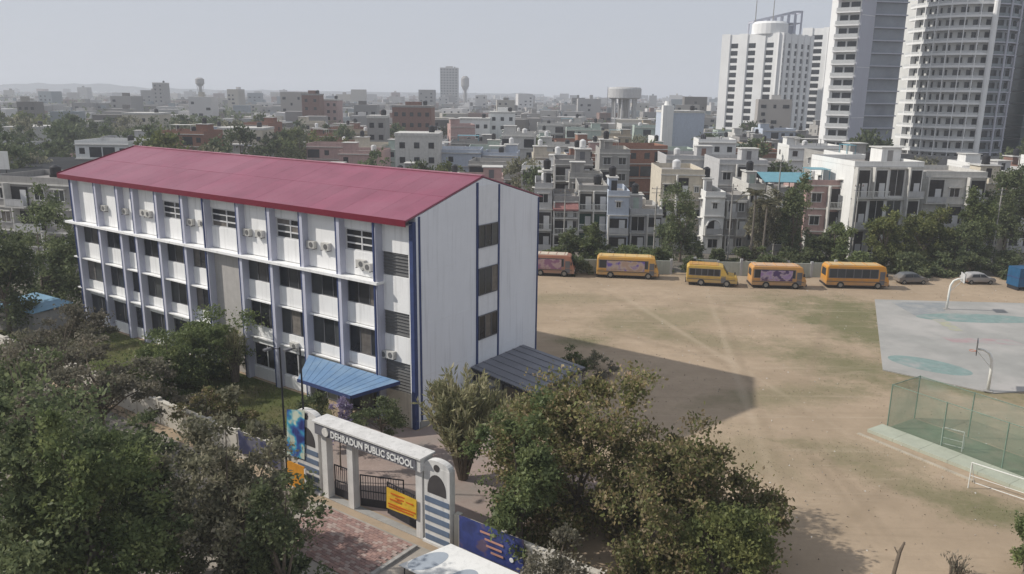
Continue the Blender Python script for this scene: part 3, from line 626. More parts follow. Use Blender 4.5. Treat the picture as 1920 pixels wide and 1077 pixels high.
q = [SW(-6.2,-10.75,.5), SW(-1.9,-10.75,.5), SW(-1.9,-10.75,2.1), SW(-6.2,-10.75,2.1)]
nb = banner('wall_banner', 'dark navy poster banner on the wall left of the gate', q, .02, printmat('dark_navy_print', (.025,.03,.075), [(.035,.04,.1),(.12,.12,.16)], 1.0))
# white sheet canopy below the navy banner
wc = thing('stall_canopy', 'white canopy sheet with grey-blue discs below the navy banner', 'canopy', SW(12.6,-11.3), -SYAW)
A = [(.1,-.1,.95),(4.5,-.1,.9),(4.1,-2.7,.5),(-1.2,-2.7,.55)]
part('sheet', MB().add(A+[(p[0],p[1],p[2]-.04) for p in A], [(3,2,1,0),(4,5,6,7),(0,1,5,4),(1,2,6,5),(2,3,7,6),(3,0,4,7)]), MW['white'], wc)
def on_sheet(u, v): a0 = Vector(A[0]).lerp(Vector(A[1]),u); a1 = Vector(A[3]).lerp(Vector(A[2]),u); return a0.lerp(a1,v)+Vector((0,0,.006))
gb = mat('grey_blue_print', (.33,.37,.42), var=.1)
for (u0, v0, ru, rv) in ((.13,.62,.13,.36),(.60,.62,.12,.26)):
    part('print_disc', MB().add([on_sheet(u0+ru*math.cos(t),v0+rv*math.sin(t)) for t in [2*math.pi*i/24 for i in range(24)]], [tuple(range(24))[::-1]]), gb, wc)
for x, y, z in ((.2,-.2,.9),(4.3,-.2,.85),(4.0,-2.5,.5),(-1.0,-2.5,.5)): part('leg', MB().tube((x,y,0),(x,y,z),.03), MW['dark'], wc)

# ------------------------------------------------------------------ buses and cars
def vehicle_shell(mb, prof, wid, taper_z, taper, mi=0):
    # side profile (x,z) extruded across y, upper part leaning in, edges rounded by an inset side face
    n = len(prof)
    def yy(z, s): return s*(wid/2 - max(0, z-taper_z)*taper)
    cx_ = sum(p[0] for p in prof)/n; cz_ = sum(p[1] for p in prof)/n
    rings = []
    for s, ins in ((-1,.10),(-1,0),(1,0),(1,.10)):
        rings.append([(p[0]+(cx_-p[0])*0 - math.copysign(min(.08,abs(p[0]-cx_)), p[0]-cx_)*(1 if ins else 0), yy(p[1],s) + (0 if ins else -s*.07), p[1] - (math.copysign(.07, p[1]-cz_) if ins else 0)) for p in prof])
    b = len(mb.v)
    for r in rings: mb.v += r
    for k in range(3):
        for i in range(n):
            j = (i+1) % n; mb.f.append((b+k*n+i, b+(k+1)*n+i, b+(k+1)*n+j, b+k*n+j)); mb.m.append(mi)
    mb.f.append(tuple(b+i for i in range(n))); mb.m.append(mi); mb.f.append(tuple(b+3*n+i for i in range(n))[::-1]); mb.m.append(mi)
def wheel(parent, x, y, r, wd=.24):
    k = (r, wd)
    if k not in WHEELS:
        WHEELS[k] = (MB().path([(0,-wd/2,0),(0,-wd/2+.03,0),(0,wd/2-.03,0),(0,wd/2,0)],[r*.92,r,r,r*.92],18).mesh('tyre',MW['tyre'],True), MB().tube((0,-wd/2-.012,0),(0,wd/2+.012,0),r*.55,n=14).mesh('rim',MW['rim']))
    wh = link('wheel', WHEELS[k][0], parent, (x,y,r)); link('rim', WHEELS[k][1], wh)
def paint(name, col, dust=True):
    mt = mat(name, col, rough=.5, var=.1, scale=.8, spec=.4, col2=tuple(c*.75+.05 for c in col), scale2=.9)
    n = mt.node_tree.nodes; L = mt.node_tree.links; b = n['Principled BSDF']; cur = b.inputs['Base Color'].links[0].from_socket      # road dust thrown up from the wheels
    tc = n.new('ShaderNodeTexCoord'); sp_ = n.new('ShaderNodeSeparateXYZ'); L.new(tc.outputs['Object'], sp_.inputs[0]); nz = n.new('ShaderNodeTexNoise'); nz.inputs['Scale'].default_value = 1.6; nz.inputs['Detail'].default_value = 6; L.new(tc.outputs['Object'], nz.inputs['Vector'])
    ad = n.new('ShaderNodeMath'); ad.operation = 'MULTIPLY_ADD'; L.new(nz.outputs['Fac'], ad.inputs[0]); ad.inputs[1].default_value = 1.4; L.new(sp_.outputs[2], ad.inputs[2])
    mr = n.new('ShaderNodeMapRange'); mr.inputs[1].default_value = 2.1; mr.inputs[2].default_value = 1.0; mr.inputs[4].default_value = .7; L.new(ad.outputs[0], mr.inputs[0])
    mx = n.new('ShaderNodeMix'); mx.data_type = 'RGBA'; L.new(mr.outputs[0], mx.inputs[0]); L.new(cur, mx.inputs[6]); mx.inputs[7].default_value = (.27,.21,.15,1); L.new(mx.outputs[2], b.inputs['Base Color']); return mt
def bus(label, loc, rz, L_, H_, col, roofcol, adcols, mini=False, winfull=True, stripe_c=None):
    t = thing('school_bus', label, 'bus', loc, rz, 'school buses parked along the back of the ground')
    pm = paint('bus_paint', col); wd = 2.35; h2 = L_/2
    if mini: prof = [(-h2,.55),(-h2,H_-.35),(-h2+.3,H_-.05),(h2-2.3,H_-.02),(h2-1.9,H_-.12),(h2-1.25,1.55),(h2-.15,1.3),(h2,1.1),(h2,.5),(-h2+.2,.42)]
    else: prof = [(-h2,.5),(-h2+.03,H_-.3),(-h2+.25,H_-.05),(h2-.9,H_-.02),(h2-.55,H_-.15),(h2-.12,1.35),(h2,1.1),(h2,.45),(-h2+.2,.42)]
    mb = MB(); vehicle_shell(mb, prof, wd, 1.3, .045); part('body', mb, pm, t)
    part('roof', MB().box(-h2+.3,h2-(2.5 if mini else 1.05),-wd/2+.2,wd/2-.2,H_-.05,H_+.05), paint('bus_roof_paint', roofcol), t)
    zb, zt = 1.45, H_-.5
    for s in (-1,1):
        ya, yb_ = s*(wd/2-(zb-1.3)*.045+.006), s*(wd/2-(zt-1.3)*.045+.006)
        part('window_band', MB().add([(-h2+.28,ya,zb-.07),(h2-(2.2 if mini else 1.4),ya,zb-.07),(h2-(2.2 if mini else 1.4),yb_,zt+.06),(-h2+.28,yb_,zt+.06)],[(0,1,2,3) if s < 0 else (3,2,1,0)]), MW['darkframe'], t)
    for x in np.linspace(-h2+.6,h2-(2.8 if mini else 1.4),5): part('roof_rib', MB().box(x-.03,x+.03,-wd/2+.22,wd/2-.22,H_+.05,H_+.09), pm, t)
    part('door', MB().box(h2-(2.1 if mini else 1.25),h2-(1.5 if mini else .6),-wd/2-.02,-wd/2+.02,.55,H_-.75 if not mini else 1.4), MW['darkframe'], t)
    part('waist_rail', MB().box(-h2+.1,h2-.4,-wd/2-.03,-wd/2+.03,1.22,1.27), pm, t)
    nW = 5 if mini else 6; x0 = -h2+.35; x1 = h2-(2.25 if mini else 1.45); st = (x1-x0)/nW
    for s in (-1,1):
        for i in range(nW):
            mb = MB(); ya = s*(wd/2-(zb-1.3)*.045+.0); yb_ = s*(wd/2-(zt-1.3)*.045)
            a, b_ = x0+i*st+.05, x0+(i+1)*st-.05
            o_ = s*.012; mb.add([(a,ya+o_,zb),(b_,ya+o_,zb),(b_,yb_+o_,zt),(a,yb_+o_,zt)],[(0,1,2,3) if s < 0 else (3,2,1,0)]); part('side_window', mb, MW['glass'], t)
    # windscreen and rear window
    if mini: wsb, wst = (h2-1.22,1.62), (h2-1.84,H_-.22)
    else: wsb, wst = (h2-.15,1.5), (h2-.5,H_-.3)
    dx = .06
    part('windscreen', MB().add([(wsb[0]+dx,-.95,wsb[1]),(wsb[0]+dx,.95,wsb[1]),(wst[0]+dx,.85,wst[1]),(wst[0]+dx,-.85,wst[1])],[(0,1,2,3)]), MW['glass'], t)
    part('rear_window', MB().add([(-h2-.012,-.8,1.6),(-h2-.012,.8,1.6),(-h2+.02,.75,H_-.5),(-h2+.02,-.75,H_-.5)],[(3,2,1,0)]), MW['glass'], t)
    if adcols:
        ad = part('side_poster', MB().box(x0+st*.9,x0+st*(nW-.4),-wd/2-.03,-wd/2-.014,1.05,zt-.05), printmat('poster_print', adcols[0], adcols[1:], 1.0), t)
    for s in (-1,1): part('stripe', MB().box(-h2+.1,h2-.3,s*(wd/2+.004)-.006,s*(wd/2+.004)+.006,.88,.98), paint('bus_stripe', stripe_c or (.05,.05,.05)), t)
    part('bumper', MB().box(h2-.05,h2+.12,-1.1,1.1,.38,.62), MW['dark'], t); part('bumper', MB().box(-h2-.1,-h2+.05,-1.1,1.1,.38,.6), MW['dark'], t)
    for s in (-.8,.8): part('headlight', MB().tube((h2-.02,s,.85),(h2+.03,s,.85),.13,n=12), MW['frame'], t)
    part('mirror', MB().box(h2-.5,h2-.35,-wd/2-.3,-wd/2-.1,1.7,2.1), MW['dark'], t)
    part('skirt', MB().box(-h2+.3,h2-.3,-wd/2+.12,wd/2-.12,.32,.5), MW['dark'], t)
    for x in (-h2+1.9, h2-1.35):
        for s in (-1,1): wheel(t, x, s*(wd/2-.1), .46, .26)
def bline(xa, ya, xb, yb_): p, q = gp(xa,ya), gp(xb,yb_); return p, q
YB = 1.3
def place_bus(xa, ya, xb, yb_, H_, **k):
    p, q = gp(xa,ya), gp(xb,yb_); d = q-p; rz = math.atan2(d.y,d.x); c = (p+q)/2 + Vector((-math.sin(rz),math.cos(rz),0))*YB
    bus(loc=c, rz=rz, L_=d.length-.25, H_=H_, **k)
place_bus(985,517,1078,521,2.95,label='faded red bus with cream roof half hidden by the school corner',col=(.38,.17,.11),roofcol=(.60,.51,.40),adcols=[(.36,.24,.24),(.42,.30,.30),(.25,.12,.2)])
place_bus(1116,521,1236,526,2.95,label='yellow bus with violet poster, second from left in the row',col=(.60,.33,.07),roofcol=(.66,.45,.17),adcols=[(.13,.09,.36),(.36,.27,.33),(.45,.36,.30),(.40,.28,.22)])
place_bus(1284,535,1384,541,2.75,label='small yellow bus with a sloping bonnet, third in the row',col=(.55,.36,.07),roofcol=(.52,.27,.06),adcols=None,mini=True)
place_bus(1406,541,1513,544,2.95,label='amber bus with a wide purple side poster, fourth in the row',col=(.58,.30,.09),roofcol=(.60,.40,.25),adcols=[(.30,.17,.36),(.36,.26,.44),(.44,.34,.40),(.08,.04,.14)])
place_bus(1546,541,1668,544,3.05,label='orange bus with dark windows, rightmost in the row',col=(.60,.27,.03),roofcol=(.60,.42,.20),adcols=None)
def car(label, loc, rz, col, L_=4.1, H_=1.5, name='parked_car'):
    t = thing(name, label, 'car', loc, rz, 'cars parked at the right end of the ground'); h2 = L_/2
    prof = [(-h2,.45),(-h2+.02,.85),(-h2+.25,.98),(-h2+.75,H_-.06),(-.2,H_),(.45,H_-.05),(1.05,1.0),(h2-.25,.85),(h2,.65),(h2,.35),(-h2+.1,.32)]
    mb = MB(); vehicle_shell(mb, prof, 1.7, .9, .28); part('body', mb, paint('car_paint', col), t, smooth=False)
    for s in (-1,1):
        for a in ([(-h2+.75,.98),(-.15,.98),(-.2,H_-.12),(-h2+.95,H_-.14)],[(-.08,.98),(.85,.98),(.42,H_-.14),(-.13,H_-.12)]):
            part('side_window', MB().add([(x, s*(.85-max(0,z-.9)*.28+.015), z) for x, z in a],[(0,1,2,3) if s < 0 else (3,2,1,0)]), MW['glass'], t)
    part('windscreen', MB().add([(1.03,-.72,1.06),(1.03,.72,1.06),(.52,.62,H_-.06),(.52,-.62,H_-.06)],[(0,1,2,3)]), MW['glass'], t)
    for s in (-.6,.6): part('headlight', MB().box(h2-.02,h2+.03,s-.15,s+.15,.62,.74), MW['frame'], t)
    for x in (-h2+.75,h2-.75):
        for s in (-1,1): wheel(t, x, s*.76, .31, .2)
for x, y, rz, col, lab in [(1712,534,.06,(.10,.11,.12),'dark grey car parked just right of the orange bus'),(1838,534,.03,(.36,.36,.36),'pale car parked under the dark hedge near the right edge')]:
    p = gp(x, y); car(lab, (p.x,p.y+.8,0), rz, col)
p = gp(1912,545); t = thing('water_tanker', 'blue metal tank block at the right edge behind the court', 'tank', (p.x+1.0,p.y+1,0), .1)
part('tank', MB().box(-1.6,1.6,-1.1,1.1,.5,2.9), mat('blue_tank_paint', (.02,.09,.19), rough=.5, var=.2, streak=.3), t); part('stand', MB().box(-1.5,-1.3,-1,1,0,.5).box(1.3,1.5,-1,1,0,.5), MW['dark'], t)
part('rib', MB().box(-1.64,1.64,-1.14,1.14,1.6,1.7), MW['navy'], t)

# back wall of the ground
bw = thing('boundary_wall', 'weathered white panel wall behind the row of buses', 'wall', (0,108.2,0), -.035)
bwm = mat('white_green_wall', (.44,.46,.40), var=.2, scale=.5, streak=.5)
for i in range(19):
    x = -10+i*3.2; hgt = 1.9+.25*((i*7) % 3)/2
    part('pillar', MB().box(x-.17,x+.17,-.17,.17,0,hgt+.12+.2*(i%2)), MW['midgrey'], bw)
    if i % 7 != 3: part('wall_panel', MB().box(x+.2,x+3.0,-.08,.08,0,hgt), bwm, bw)

# ------------------------------------------------------------------ vegetation
def qmesh(name, V, mt, extra=None):
    V = np.asarray(V, dtype=np.float32).reshape(-1, 3); nq = len(V)//4
    me = bpy.data.meshes.new(name); me.vertices.add(len(V)); me.vertices.foreach_set('co', V.ravel()); me.loops.add(nq*4)
    me.loops.foreach_set('vertex_index', np.arange(nq*4, dtype=np.int32)); me.polygons.add(nq)
    me.polygons.foreach_set('loop_start', np.arange(0, nq*4, 4, dtype=np.int32)); me.materials.append(mt); me.update(calc_edges=True); return me
def leaf_quads(P, D, size, rs_, aspect=.5, updown=.35):
    # kite leaves at P pointing along D with random roll
    n = len(P); D = D/np.linalg.norm(D, axis=1, keepdims=True); Rn = rs_.normal(size=(n,3)); S = np.cross(D, Rn); S /= np.linalg.norm(S, axis=1, keepdims=True)+1e-9
    sz = size*(.6+.8*rs_.random((n,1)))
    a = P; b = P + D*sz*.5 + S*sz*aspect*.5; c = P + D*sz; d = P + D*sz*.5 - S*sz*aspect*.5
    return np.stack([a,b,c,d], 1).reshape(-1,3)
def crown(seed, n_leaf, n_clump, size, lump=.28, flat=.8, clump_r=.2, hollow=.55, droop=0.0, aspect=.55):
    # unit crown: radius about 1 in xy, height flat in z (centre at 0)
    rs_ = np.random.RandomState(seed)
    nl = max(6, n_clump//10); ld = rs_.normal(size=(nl,3)); ld /= np.linalg.norm(ld, axis=1, keepdims=True); ld[:,2] = np.where(ld[:,2] < -.8, -ld[:,2], ld[:,2])
    lc = ld*(.35+.42*rs_.random((nl,1))); lc[:,2] *= .95; lr = (.26+.26*rs_.random(nl))*(1+lump*.5*rs_.normal(size=nl))
    d = rs_.normal(size=(n_clump,3)); d /= np.linalg.norm(d, axis=1, keepdims=True); d[:,2] = np.where(d[:,2] < -.5, -d[:,2]*.6, d[:,2])
    li = rs_.randint(0, nl, n_clump); rad = hollow + (1-hollow)*rs_.random(n_clump)**.7
    cc = lc[li] + d*(lr[li]*rad)[:,None]*1.12; cc[:,:2] /= np.percentile(np.linalg.norm(cc[:,:2], axis=1), 93); cc[:,2] = (cc[:,2]-np.percentile(cc[:,2],2))/(np.percentile(cc[:,2],98)-np.percentile(cc[:,2],2))*2-1; cc[:,2] *= flat*.95; clump_r = clump_r*.68
    wt = rs_.random(n_clump)**1.3+.08; k = rs_.choice(n_clump, n_leaf, p=wt/wt.sum()); off = rs_.normal(size=(n_leaf,3))*clump_r*(.5+rs_.random((n_clump,1))[k]); off[:,2] *= .6
    P = cc[k] + off; D = rs_.normal(size=(n_leaf,3)) + cc[k]*.5; D[:,2] -= droop
    return leaf_quads(P, D, size, rs_, aspect), cc
def trunk_mesh(cc, base_z, r0, seed, limbs=7, scale=(1,1,1), cz=0.0, lean=(0,0)):
    rnd = random.Random(seed); mb = MB(); top = Vector((lean[0], lean[1], cz - .15*scale[2]))
    mb.path([(0,0,base_z),(lean[0]*.2,lean[1]*.2,base_z+(top.z-base_z)*.3),(lean[0]*.6+rnd.uniform(-.05,.05),lean[1]*.6,base_z+(top.z-base_z)*.65),top],[r0,r0*.8,r0*.65,r0*.45],8)
    for i in range(limbs):
        c = cc[rnd.randrange(len(cc))]; e = Vector((c[0]*scale[0], c[1]*scale[1], c[2]*scale[2]+cz)); s_ = Vector((lean[0]*.5,lean[1]*.5,base_z+(top.z-base_z)*rnd.uniform(.5,.95)))
        md = s_.lerp(e,.5)+Vector((0,0,rnd.uniform(.0,.15)*scale[2])); mb.path([s_,md,e],[r0*.35,r0*.2,r0*.06],5)
    return mb
LM = dict(
 dark=leafmat('dark_green_leaves', [(0.084,0.105,0.051),(0.122,0.150,0.073),(0.174,0.202,0.100),(0.103,0.124,0.064)]),
 mid=leafmat('mid_green_leaves', [(0.098,0.127,0.052),(0.138,0.172,0.069),(0.184,0.218,0.090),(0.115,0.144,0.064)]),
 bright=leafmat('yellow_green_leaves', [(.115,.135,.05),(.155,.175,.062),(.20,.21,.08),(.12,.14,.055)]),
 olive=leafmat('olive_grey_leaves', [(0.151,0.151,0.094),(0.215,0.207,0.133),(0.303,0.287,0.196),(0.126,0.126,0.080),(0.405,0.372,0.273)]),
 brown=leafmat('brownish_leaves', [(0.188,0.150,0.074),(0.146,0.165,0.060),(0.285,0.216,0.115),(0.174,0.193,0.069),(0.432,0.331,0.217),(0.135,0.142,0.054),(0.163,0.188,0.063)]),
 dusty=leafmat('dusty_grey_leaves', [(0.162,0.149,0.109),(0.227,0.207,0.154),(0.140,0.133,0.094),(0.301,0.275,0.216)]),
 grass=leafmat('grass_blades', [(.10,.13,.045),(.14,.165,.055),(.18,.175,.08)]),
 bamboo=leafmat('pale_feathery_leaves', [(.28,.28,.15),(.35,.335,.19),(.42,.385,.245),(.24,.255,.125)]),
 lilac=leafmat('lilac_blossom', [(.30,.24,.38),(.38,.32,.44),(.22,.18,.3)]),
)
def big_tree(name, label, loc, H_, rx, ry, ch, lm, seed, n_leaf, n_clump, leafs, cat='tree', base_clear=None, trunk_r=.25, lean=(0,0), group=None, **kw):
    cz = H_ - ch/2
    q, cc = crown(seed, n_leaf, n_clump, 1.0, flat=1.0, **kw); 
    # leaf offsets must stay leaf sized after stretching: rebuild quads around their base points
    rs_ = np.random.RandomState(seed+9); B = q.reshape(-1,4,3); P = B[:,0,:]*np.array([rx, ry, ch/2])+np.array([lean[0],lean[1],cz]); D = B[:,2,:]-B[:,0,:]
    V = leaf_quads(P, D, leafs, rs_, kw.get('aspect', .55))
    t = thing(name, label, cat, loc, 0, group)
    link('crown', qmesh('crown', V, LM[lm]), t)
    part('trunk', trunk_mesh(cc, 0, trunk_r, seed, 20, (rx,ry,ch/2), cz, lean), MW['wood'], t)
    return t
def px_tree(x0, x1, ytop, Y, **k):
    """tree whose crown spans x0..x1 with its top at ytop, standing on the ground at depth Y"""
    a, b_ = at(x0, ytop, Y), at(x1, ytop, Y); rx = (b_.x-a.x)/2; H_ = a.z*.5+b_.z*.5
    return big_tree(loc=((a.x+b_.x)/2, Y, 0), H_=H_, rx=rx*.86, **k)

# foreground trees
px_tree(915,1265,732,41.0, name='broad_tree', label='big brownish-green broadleaf tree right of the gateway, its crown the highest', ry=4.4, ch=10.5, lm='brown', seed=11, n_leaf=46000, n_clump=260, leafs=.24, clump_r=.13, hollow=.35, lump=.17, trunk_r=.3)
px_tree(1110,1465,828,38.5, name='broad_tree', label='lower brown-leaved tree spreading right of the highest crown', ry=4.4, ch=9.0, lm='brown', seed=44, n_leaf=46000, n_clump=260, leafs=.24, clump_r=.13, hollow=.35, lump=.17, trunk_r=.3)
px_tree(880,1075,775,38.0, name='broad_tree', label='denser mid-green tree on the left flank of the big brown tree', ry=2.6, ch=7.6, lm='mid', seed=12, n_leaf=15000, n_clump=90, leafs=.22, clump_r=.15, lump=.2, droop=.5)
px_tree(1080,1330,925,34.0, name='broad_tree', label='dull brown-green tree below the middle of the big brown tree', ry=3.0, ch=6.5, lm='brown', seed=26, n_leaf=13000, n_clump=90, leafs=.22, clump_r=.15)
px_tree(1200,1510,965,32.5, name='broad_tree', label='yellow-green treetop at the bottom edge below the big brown tree', ry=3.0, ch=5.5, lm='bright', seed=13, n_leaf=15000, n_clump=110, leafs=.2, clump_r=.13)
px_tree(960,1110,985,32.0, name='broad_tree', label='grey dusty shrubby tree right of the navy banner', ry=1.8, ch=5.0, lm='dusty', seed=25, n_leaf=6000, n_clump=60, leafs=.18, clump_r=.16)
px_tree(-70,320,765,33.0, name='broad_tree', label='large dark green tree filling the bottom left corner', ry=5.0, ch=11.0, lm='dark', seed=14, n_leaf=36000, n_clump=200, leafs=.25, clump_r=.115, hollow=.4)
px_tree(20,280,835,30.0, name='broad_tree', label='greener leafy crown low in the bottom left corner', ry=3.0, ch=8.0, lm='mid', seed=15, n_leaf=20000, n_clump=120, leafs=.22, clump_r=.14)
px_tree(255,572,800,34.5, name='broad_tree', label='olive-grey tree with clustered leaves just left of the paving', ry=4.0, ch=10.6, lm='olive', seed=16, n_leaf=34000, n_clump=170, leafs=.22, clump_r=.11, hollow=.42)
px_tree(440,600,905,32.0, name='broad_tree', label='dark olive lower crown at the left edge of the paving', ry=2.2, ch=7.5, lm='dark', seed=30, n_leaf=13000, n_clump=90, leafs=.21, clump_r=.15)
px_tree(-30,230,592,57.0, name='dusty_tree', label='dusty grey-brown thin tree at the left edge below the blue shed roof', ry=4.0, ch=7.0, lm='dusty', seed=17, n_leaf=16000, n_clump=130, leafs=.22, clump_r=.12)
px_tree(60,290,650,50.0, name='dusty_tree', label='low dusty tree overhanging the pale wall at left', ry=3.4, ch=4.6, lm='dusty', seed=27, n_leaf=11000, n_clump=90, leafs=.21, clump_r=.14)
px_tree(-60,130,650,46.0, name='broad_tree', label='dark tree at the left edge beside the low dusty tree', ry=4.0, ch=8.5, lm='dark', seed=28, n_leaf=16000, n_clump=120, leafs=.24, clump_r=.14)
px_tree(-20,140,385,84.0, name='dark_tree', label='dark tall tree at the left end of the school', ry=4.5, ch=13, lm='dark', seed=18, n_leaf=17000, n_clump=130, leafs=.34, clump_r=.15)
px_tree(-80,60,420,76.0, name='dark_tree', label='dark tree cut by the left picture edge level with the school roof', ry=4.5, ch=12, lm='dark', seed=29, n_leaf=14000, n_clump=120, leafs=.34, clump_r=.15)
px_tree(235,470,597,63.0, name='garden_tree', label='round green garden tree before the school front', ry=3.2, ch=6.2, lm='mid', seed=19, n_leaf=26000, n_clump=170, leafs=.22, clump_r=.14)
px_tree(225,400,628,60.0, name='garden_tree', label='wide low green bush left of the round garden tree', ry=2.6, ch=4.6, lm='mid', seed=48, n_leaf=15000, n_clump=110, leafs=.21, clump_r=.15)
px_tree(320,440,735,53.0, name='garden_shrub', label='brown-tinged shrub on the lawn behind the boundary wall', cat='shrub', ry=1.8, ch=2.8, lm='brown', seed=20, n_leaf=6000, n_clump=50, leafs=.17, clump_r=.17, trunk_r=.08)
px_tree(560,625,735,50.5, name='garden_shrub', label='dark shrub behind the left striped pier', cat='shrub', ry=1.2, ch=2.4, lm='dark', seed=21, n_leaf=4000, n_clump=30, leafs=.16, clump_r=.2, trunk_r=.08)
px_tree(650,775,745,50.0, name='garden_shrub', label='dark clipped shrub under the blue entrance canopy', cat='shrub', ry=1.6, ch=2.6, lm='dark', seed=22, n_leaf=6000, n_clump=45, leafs=.16, clump_r=.17, trunk_r=.08)
px_tree(612,655,752,47.5, name='flowering_bush', label='lilac blossom bush behind the gate beam', cat='bush', ry=.8, ch=2.6, lm='lilac', seed=23, n_leaf=1800, n_clump=20, leafs=.15, clump_r=.22, trunk_r=.06)
px_tree(1890,1990,985,36.0, name='broad_tree', label='green treetop in the bottom right corner', ry=2, ch=4, lm='mid', seed=24, n_leaf=6000, n_clump=50, leafs=.19, clump_r=.18)
px_tree(150,345,795,41.0, name='broad_tree', label='dull green tree over the pale wall behind the olive-grey tree', ry=2.6, ch=6.0, lm='dark', seed=45, n_leaf=16000, n_clump=120, leafs=.21, clump_r=.14)
px_tree(-60,180,690,40.0, name='broad_tree', label='dusty crown at the left edge above the dark corner tree', ry=3.0, ch=8.0, lm='dusty', seed=46, n_leaf=15000, n_clump=120, leafs=.22, clump_r=.14)
px_tree(370,510,862,38.0, name='broad_tree', label='olive crown in front of the dark navy poster', ry=2.0, ch=4.8, lm='olive', seed=47, n_leaf=10000, n_clump=80, leafs=.2, clump_r=.15)
# feathery upright tree before the gable
def feather(name, label, loc, H_, n_stem, spread, lm, seed, bl=.55, per=90, cat='tree'):
    rs_ = np.random.RandomState(seed); t = thing(name, label, cat, loc); P = []; D = []; mb = MB()
    for i in range(n_stem):
        a = rs_.random()*6.283; r = spread*math.sqrt(rs_.random()); hh = H_*(1-.35*(r/spread)**2)*(.8+.25*rs_.random()); b0 = np.array([.25*math.cos(a),.25*math.sin(a),0.]); b1 = np.array([r*math.cos(a), r*math.sin(a), hh])
        mid = b0*.4+b1*.6 - np.array([b1[0]*.25,b1[1]*.25,0]); mb.path([b0,mid,b1],[.07,.045,.012],5)
        for k in range(per):
            u_ = .35+.65*rs_.random(); p = (1-u_)**2*b0+2*u_*(1-u_)*mid+u_*u_*b1; P.append(p+rs_.normal(size=3)*.10); D.append(np.array([math.cos(a),math.sin(a),0])*.3+rs_.normal(size=3)*.5+np.array([0,0,1.0]))
    link('crown', qmesh('crown', leaf_quads(np.array(P),np.array(D),bl,rs_,.22), LM[lm]), t); part('stems', mb, MW['wood'], t)
p = at(868,900,46.5); feather('feathery_tree','pale feathery upright tree before the grey gable',(p.x,46.5,0),at(868,690,46.5).z,60,3.0,'bamboo',31,.5,120)
p = at(960,900,45.0); feather('feathery_tree','lower pale feathery shrub between the lean-to shed and the big tree',(p.x,45,0),at(960,745,45).z,26,1.8,'bamboo',32,.45,100)
p = at(437,700,63); feather('feathery_shrub','pale spiky shrub beside the beige stair panel',(p.x,63.5,0),at(437,612,63).z,22,1.5,'bamboo',33,.4,60,'shrub')
p = gp(1668,1110); t = thing('bare_sapling','dark bare sapling tip at the bottom edge','sapling',(p.x,p.y,0))
part('trunk', MB().path([(0,0,0),(.1,0,1.2),(.28,.1,2.2),(.42,.05,2.75)],[.11,.1,.09,.05],7).path([(.25,.1,2.0),(.05,.2,2.35)],[.05,.02],5), MW['wood'], t)
p = gp(1790,1085); feather('twiggy_shrub','sparse brown twiggy shrub at the bottom right on the dirt',(p.x,p.y,0),1.3,16,.9,'dusty',34,.22,14,'shrub')
for i, (x, y, hh, lm_) in enumerate([(1075,668,1.6,'mid'),(1110,672,1.3,'olive'),(1140,690,1.2,'dusty'),(1095,700,1.8,'mid')]):
    p = gp(x, y+18); big_tree('weed_clump',['leafy green weed clump right of the lean-to shed','low olive weed clump in the shadow beyond the shed','dusty weed clump furthest right of the shed','taller green weed clump at the foot of the shed'][i],(p.x,p.y,0),hh,1.0,.9,hh*.95,lm_,300+i,1500,24,.16,cat='weeds',trunk_r=.03,clump_r=.2)
# low plants along the lawn and wall
rs_ = np.random.RandomState(40)
for i in range(9):
    x = -40+i*4.3+rs_.random(); P0 = SW(x,-9.3+rs_.random()*1.2)
    big_tree('hedge_shrub','low hedge shrub inside the boundary wall, %s from left' % ordinal(i+1),P0,1.6+rs_.random()*1.2,1.2+rs_.random()*.5,1.0,1.6,['olive','mid','dusty','brown'][i % 4],60+i,1800,26,.17,cat='shrub',trunk_r=.06,group='hedge shrubs along the lawn',clump_r=.2)
n = 9000; X = -48+44*rs_.random(n); Yl = -9.8+9.0*rs_.random(n); B = np.array([SW(0,0)+Vector((0,0,.01))])+X[:,None]*np.array([sx_])+Yl[:,None]*np.array([sy_]); D = rs_.normal(size=(n,3))*.5+np.array([0,0,1.])
o = link('grass', qmesh('grass', leaf_quads(B,D,.22,rs_,.25), LM['grass'])); o['kind'] = 'stuff'; o['label'] = 'short rough grass on the school lawn'; o['category'] = 'grass'
# dry tufts on the sports ground
n = 7000; K = rs_.randint(0,14,n); gpat = pat[:14]; pc = np.array([(q[0],q[1],0) for q in gpat]); pr = np.array([(q[2],q[3]) for q in gpat])
B = pc[K]+np.concatenate([rs_.normal(size=(n,2))*pr[K]*.55, np.zeros((n,1))],1); D = rs_.normal(size=(n,3))*.7+np.array([0,0,.7])
o = link('dry_grass', qmesh('dry_grass', leaf_quads(B,D,.075,rs_,.35), leafmat('dry_grass_blades',[(.19,.165,.095),(.22,.19,.12),(.16,.15,.08)]))); o['kind'] = 'stuff'; o['label'] = 'sparse dry grass tufts on the dirt ground'; o['category'] = 'grass'

# pebbles and litter strewn on the dirt
n = 2600; X = 4+62*rs_.random(n); Yg = 34+70*rs_.random(n); B = np.stack([X,Yg,np.full(n,.002)],1); D = rs_.normal(size=(n,3)); D[:,2] = .25+.2*rs_.random(n)
o = link('pebbles', qmesh('pebbles', leaf_quads(B,D,.11,rs_,.8), islandmat('pebble_tones',[(.30,.25,.19),(.22,.18,.14),(.42,.37,.30),(.55,.53,.50),(.19,.16,.12)]))); o['kind'] = 'stuff'; o['label'] = 'small stones and litter scattered on the dirt'; o['category'] = 'pebbles'
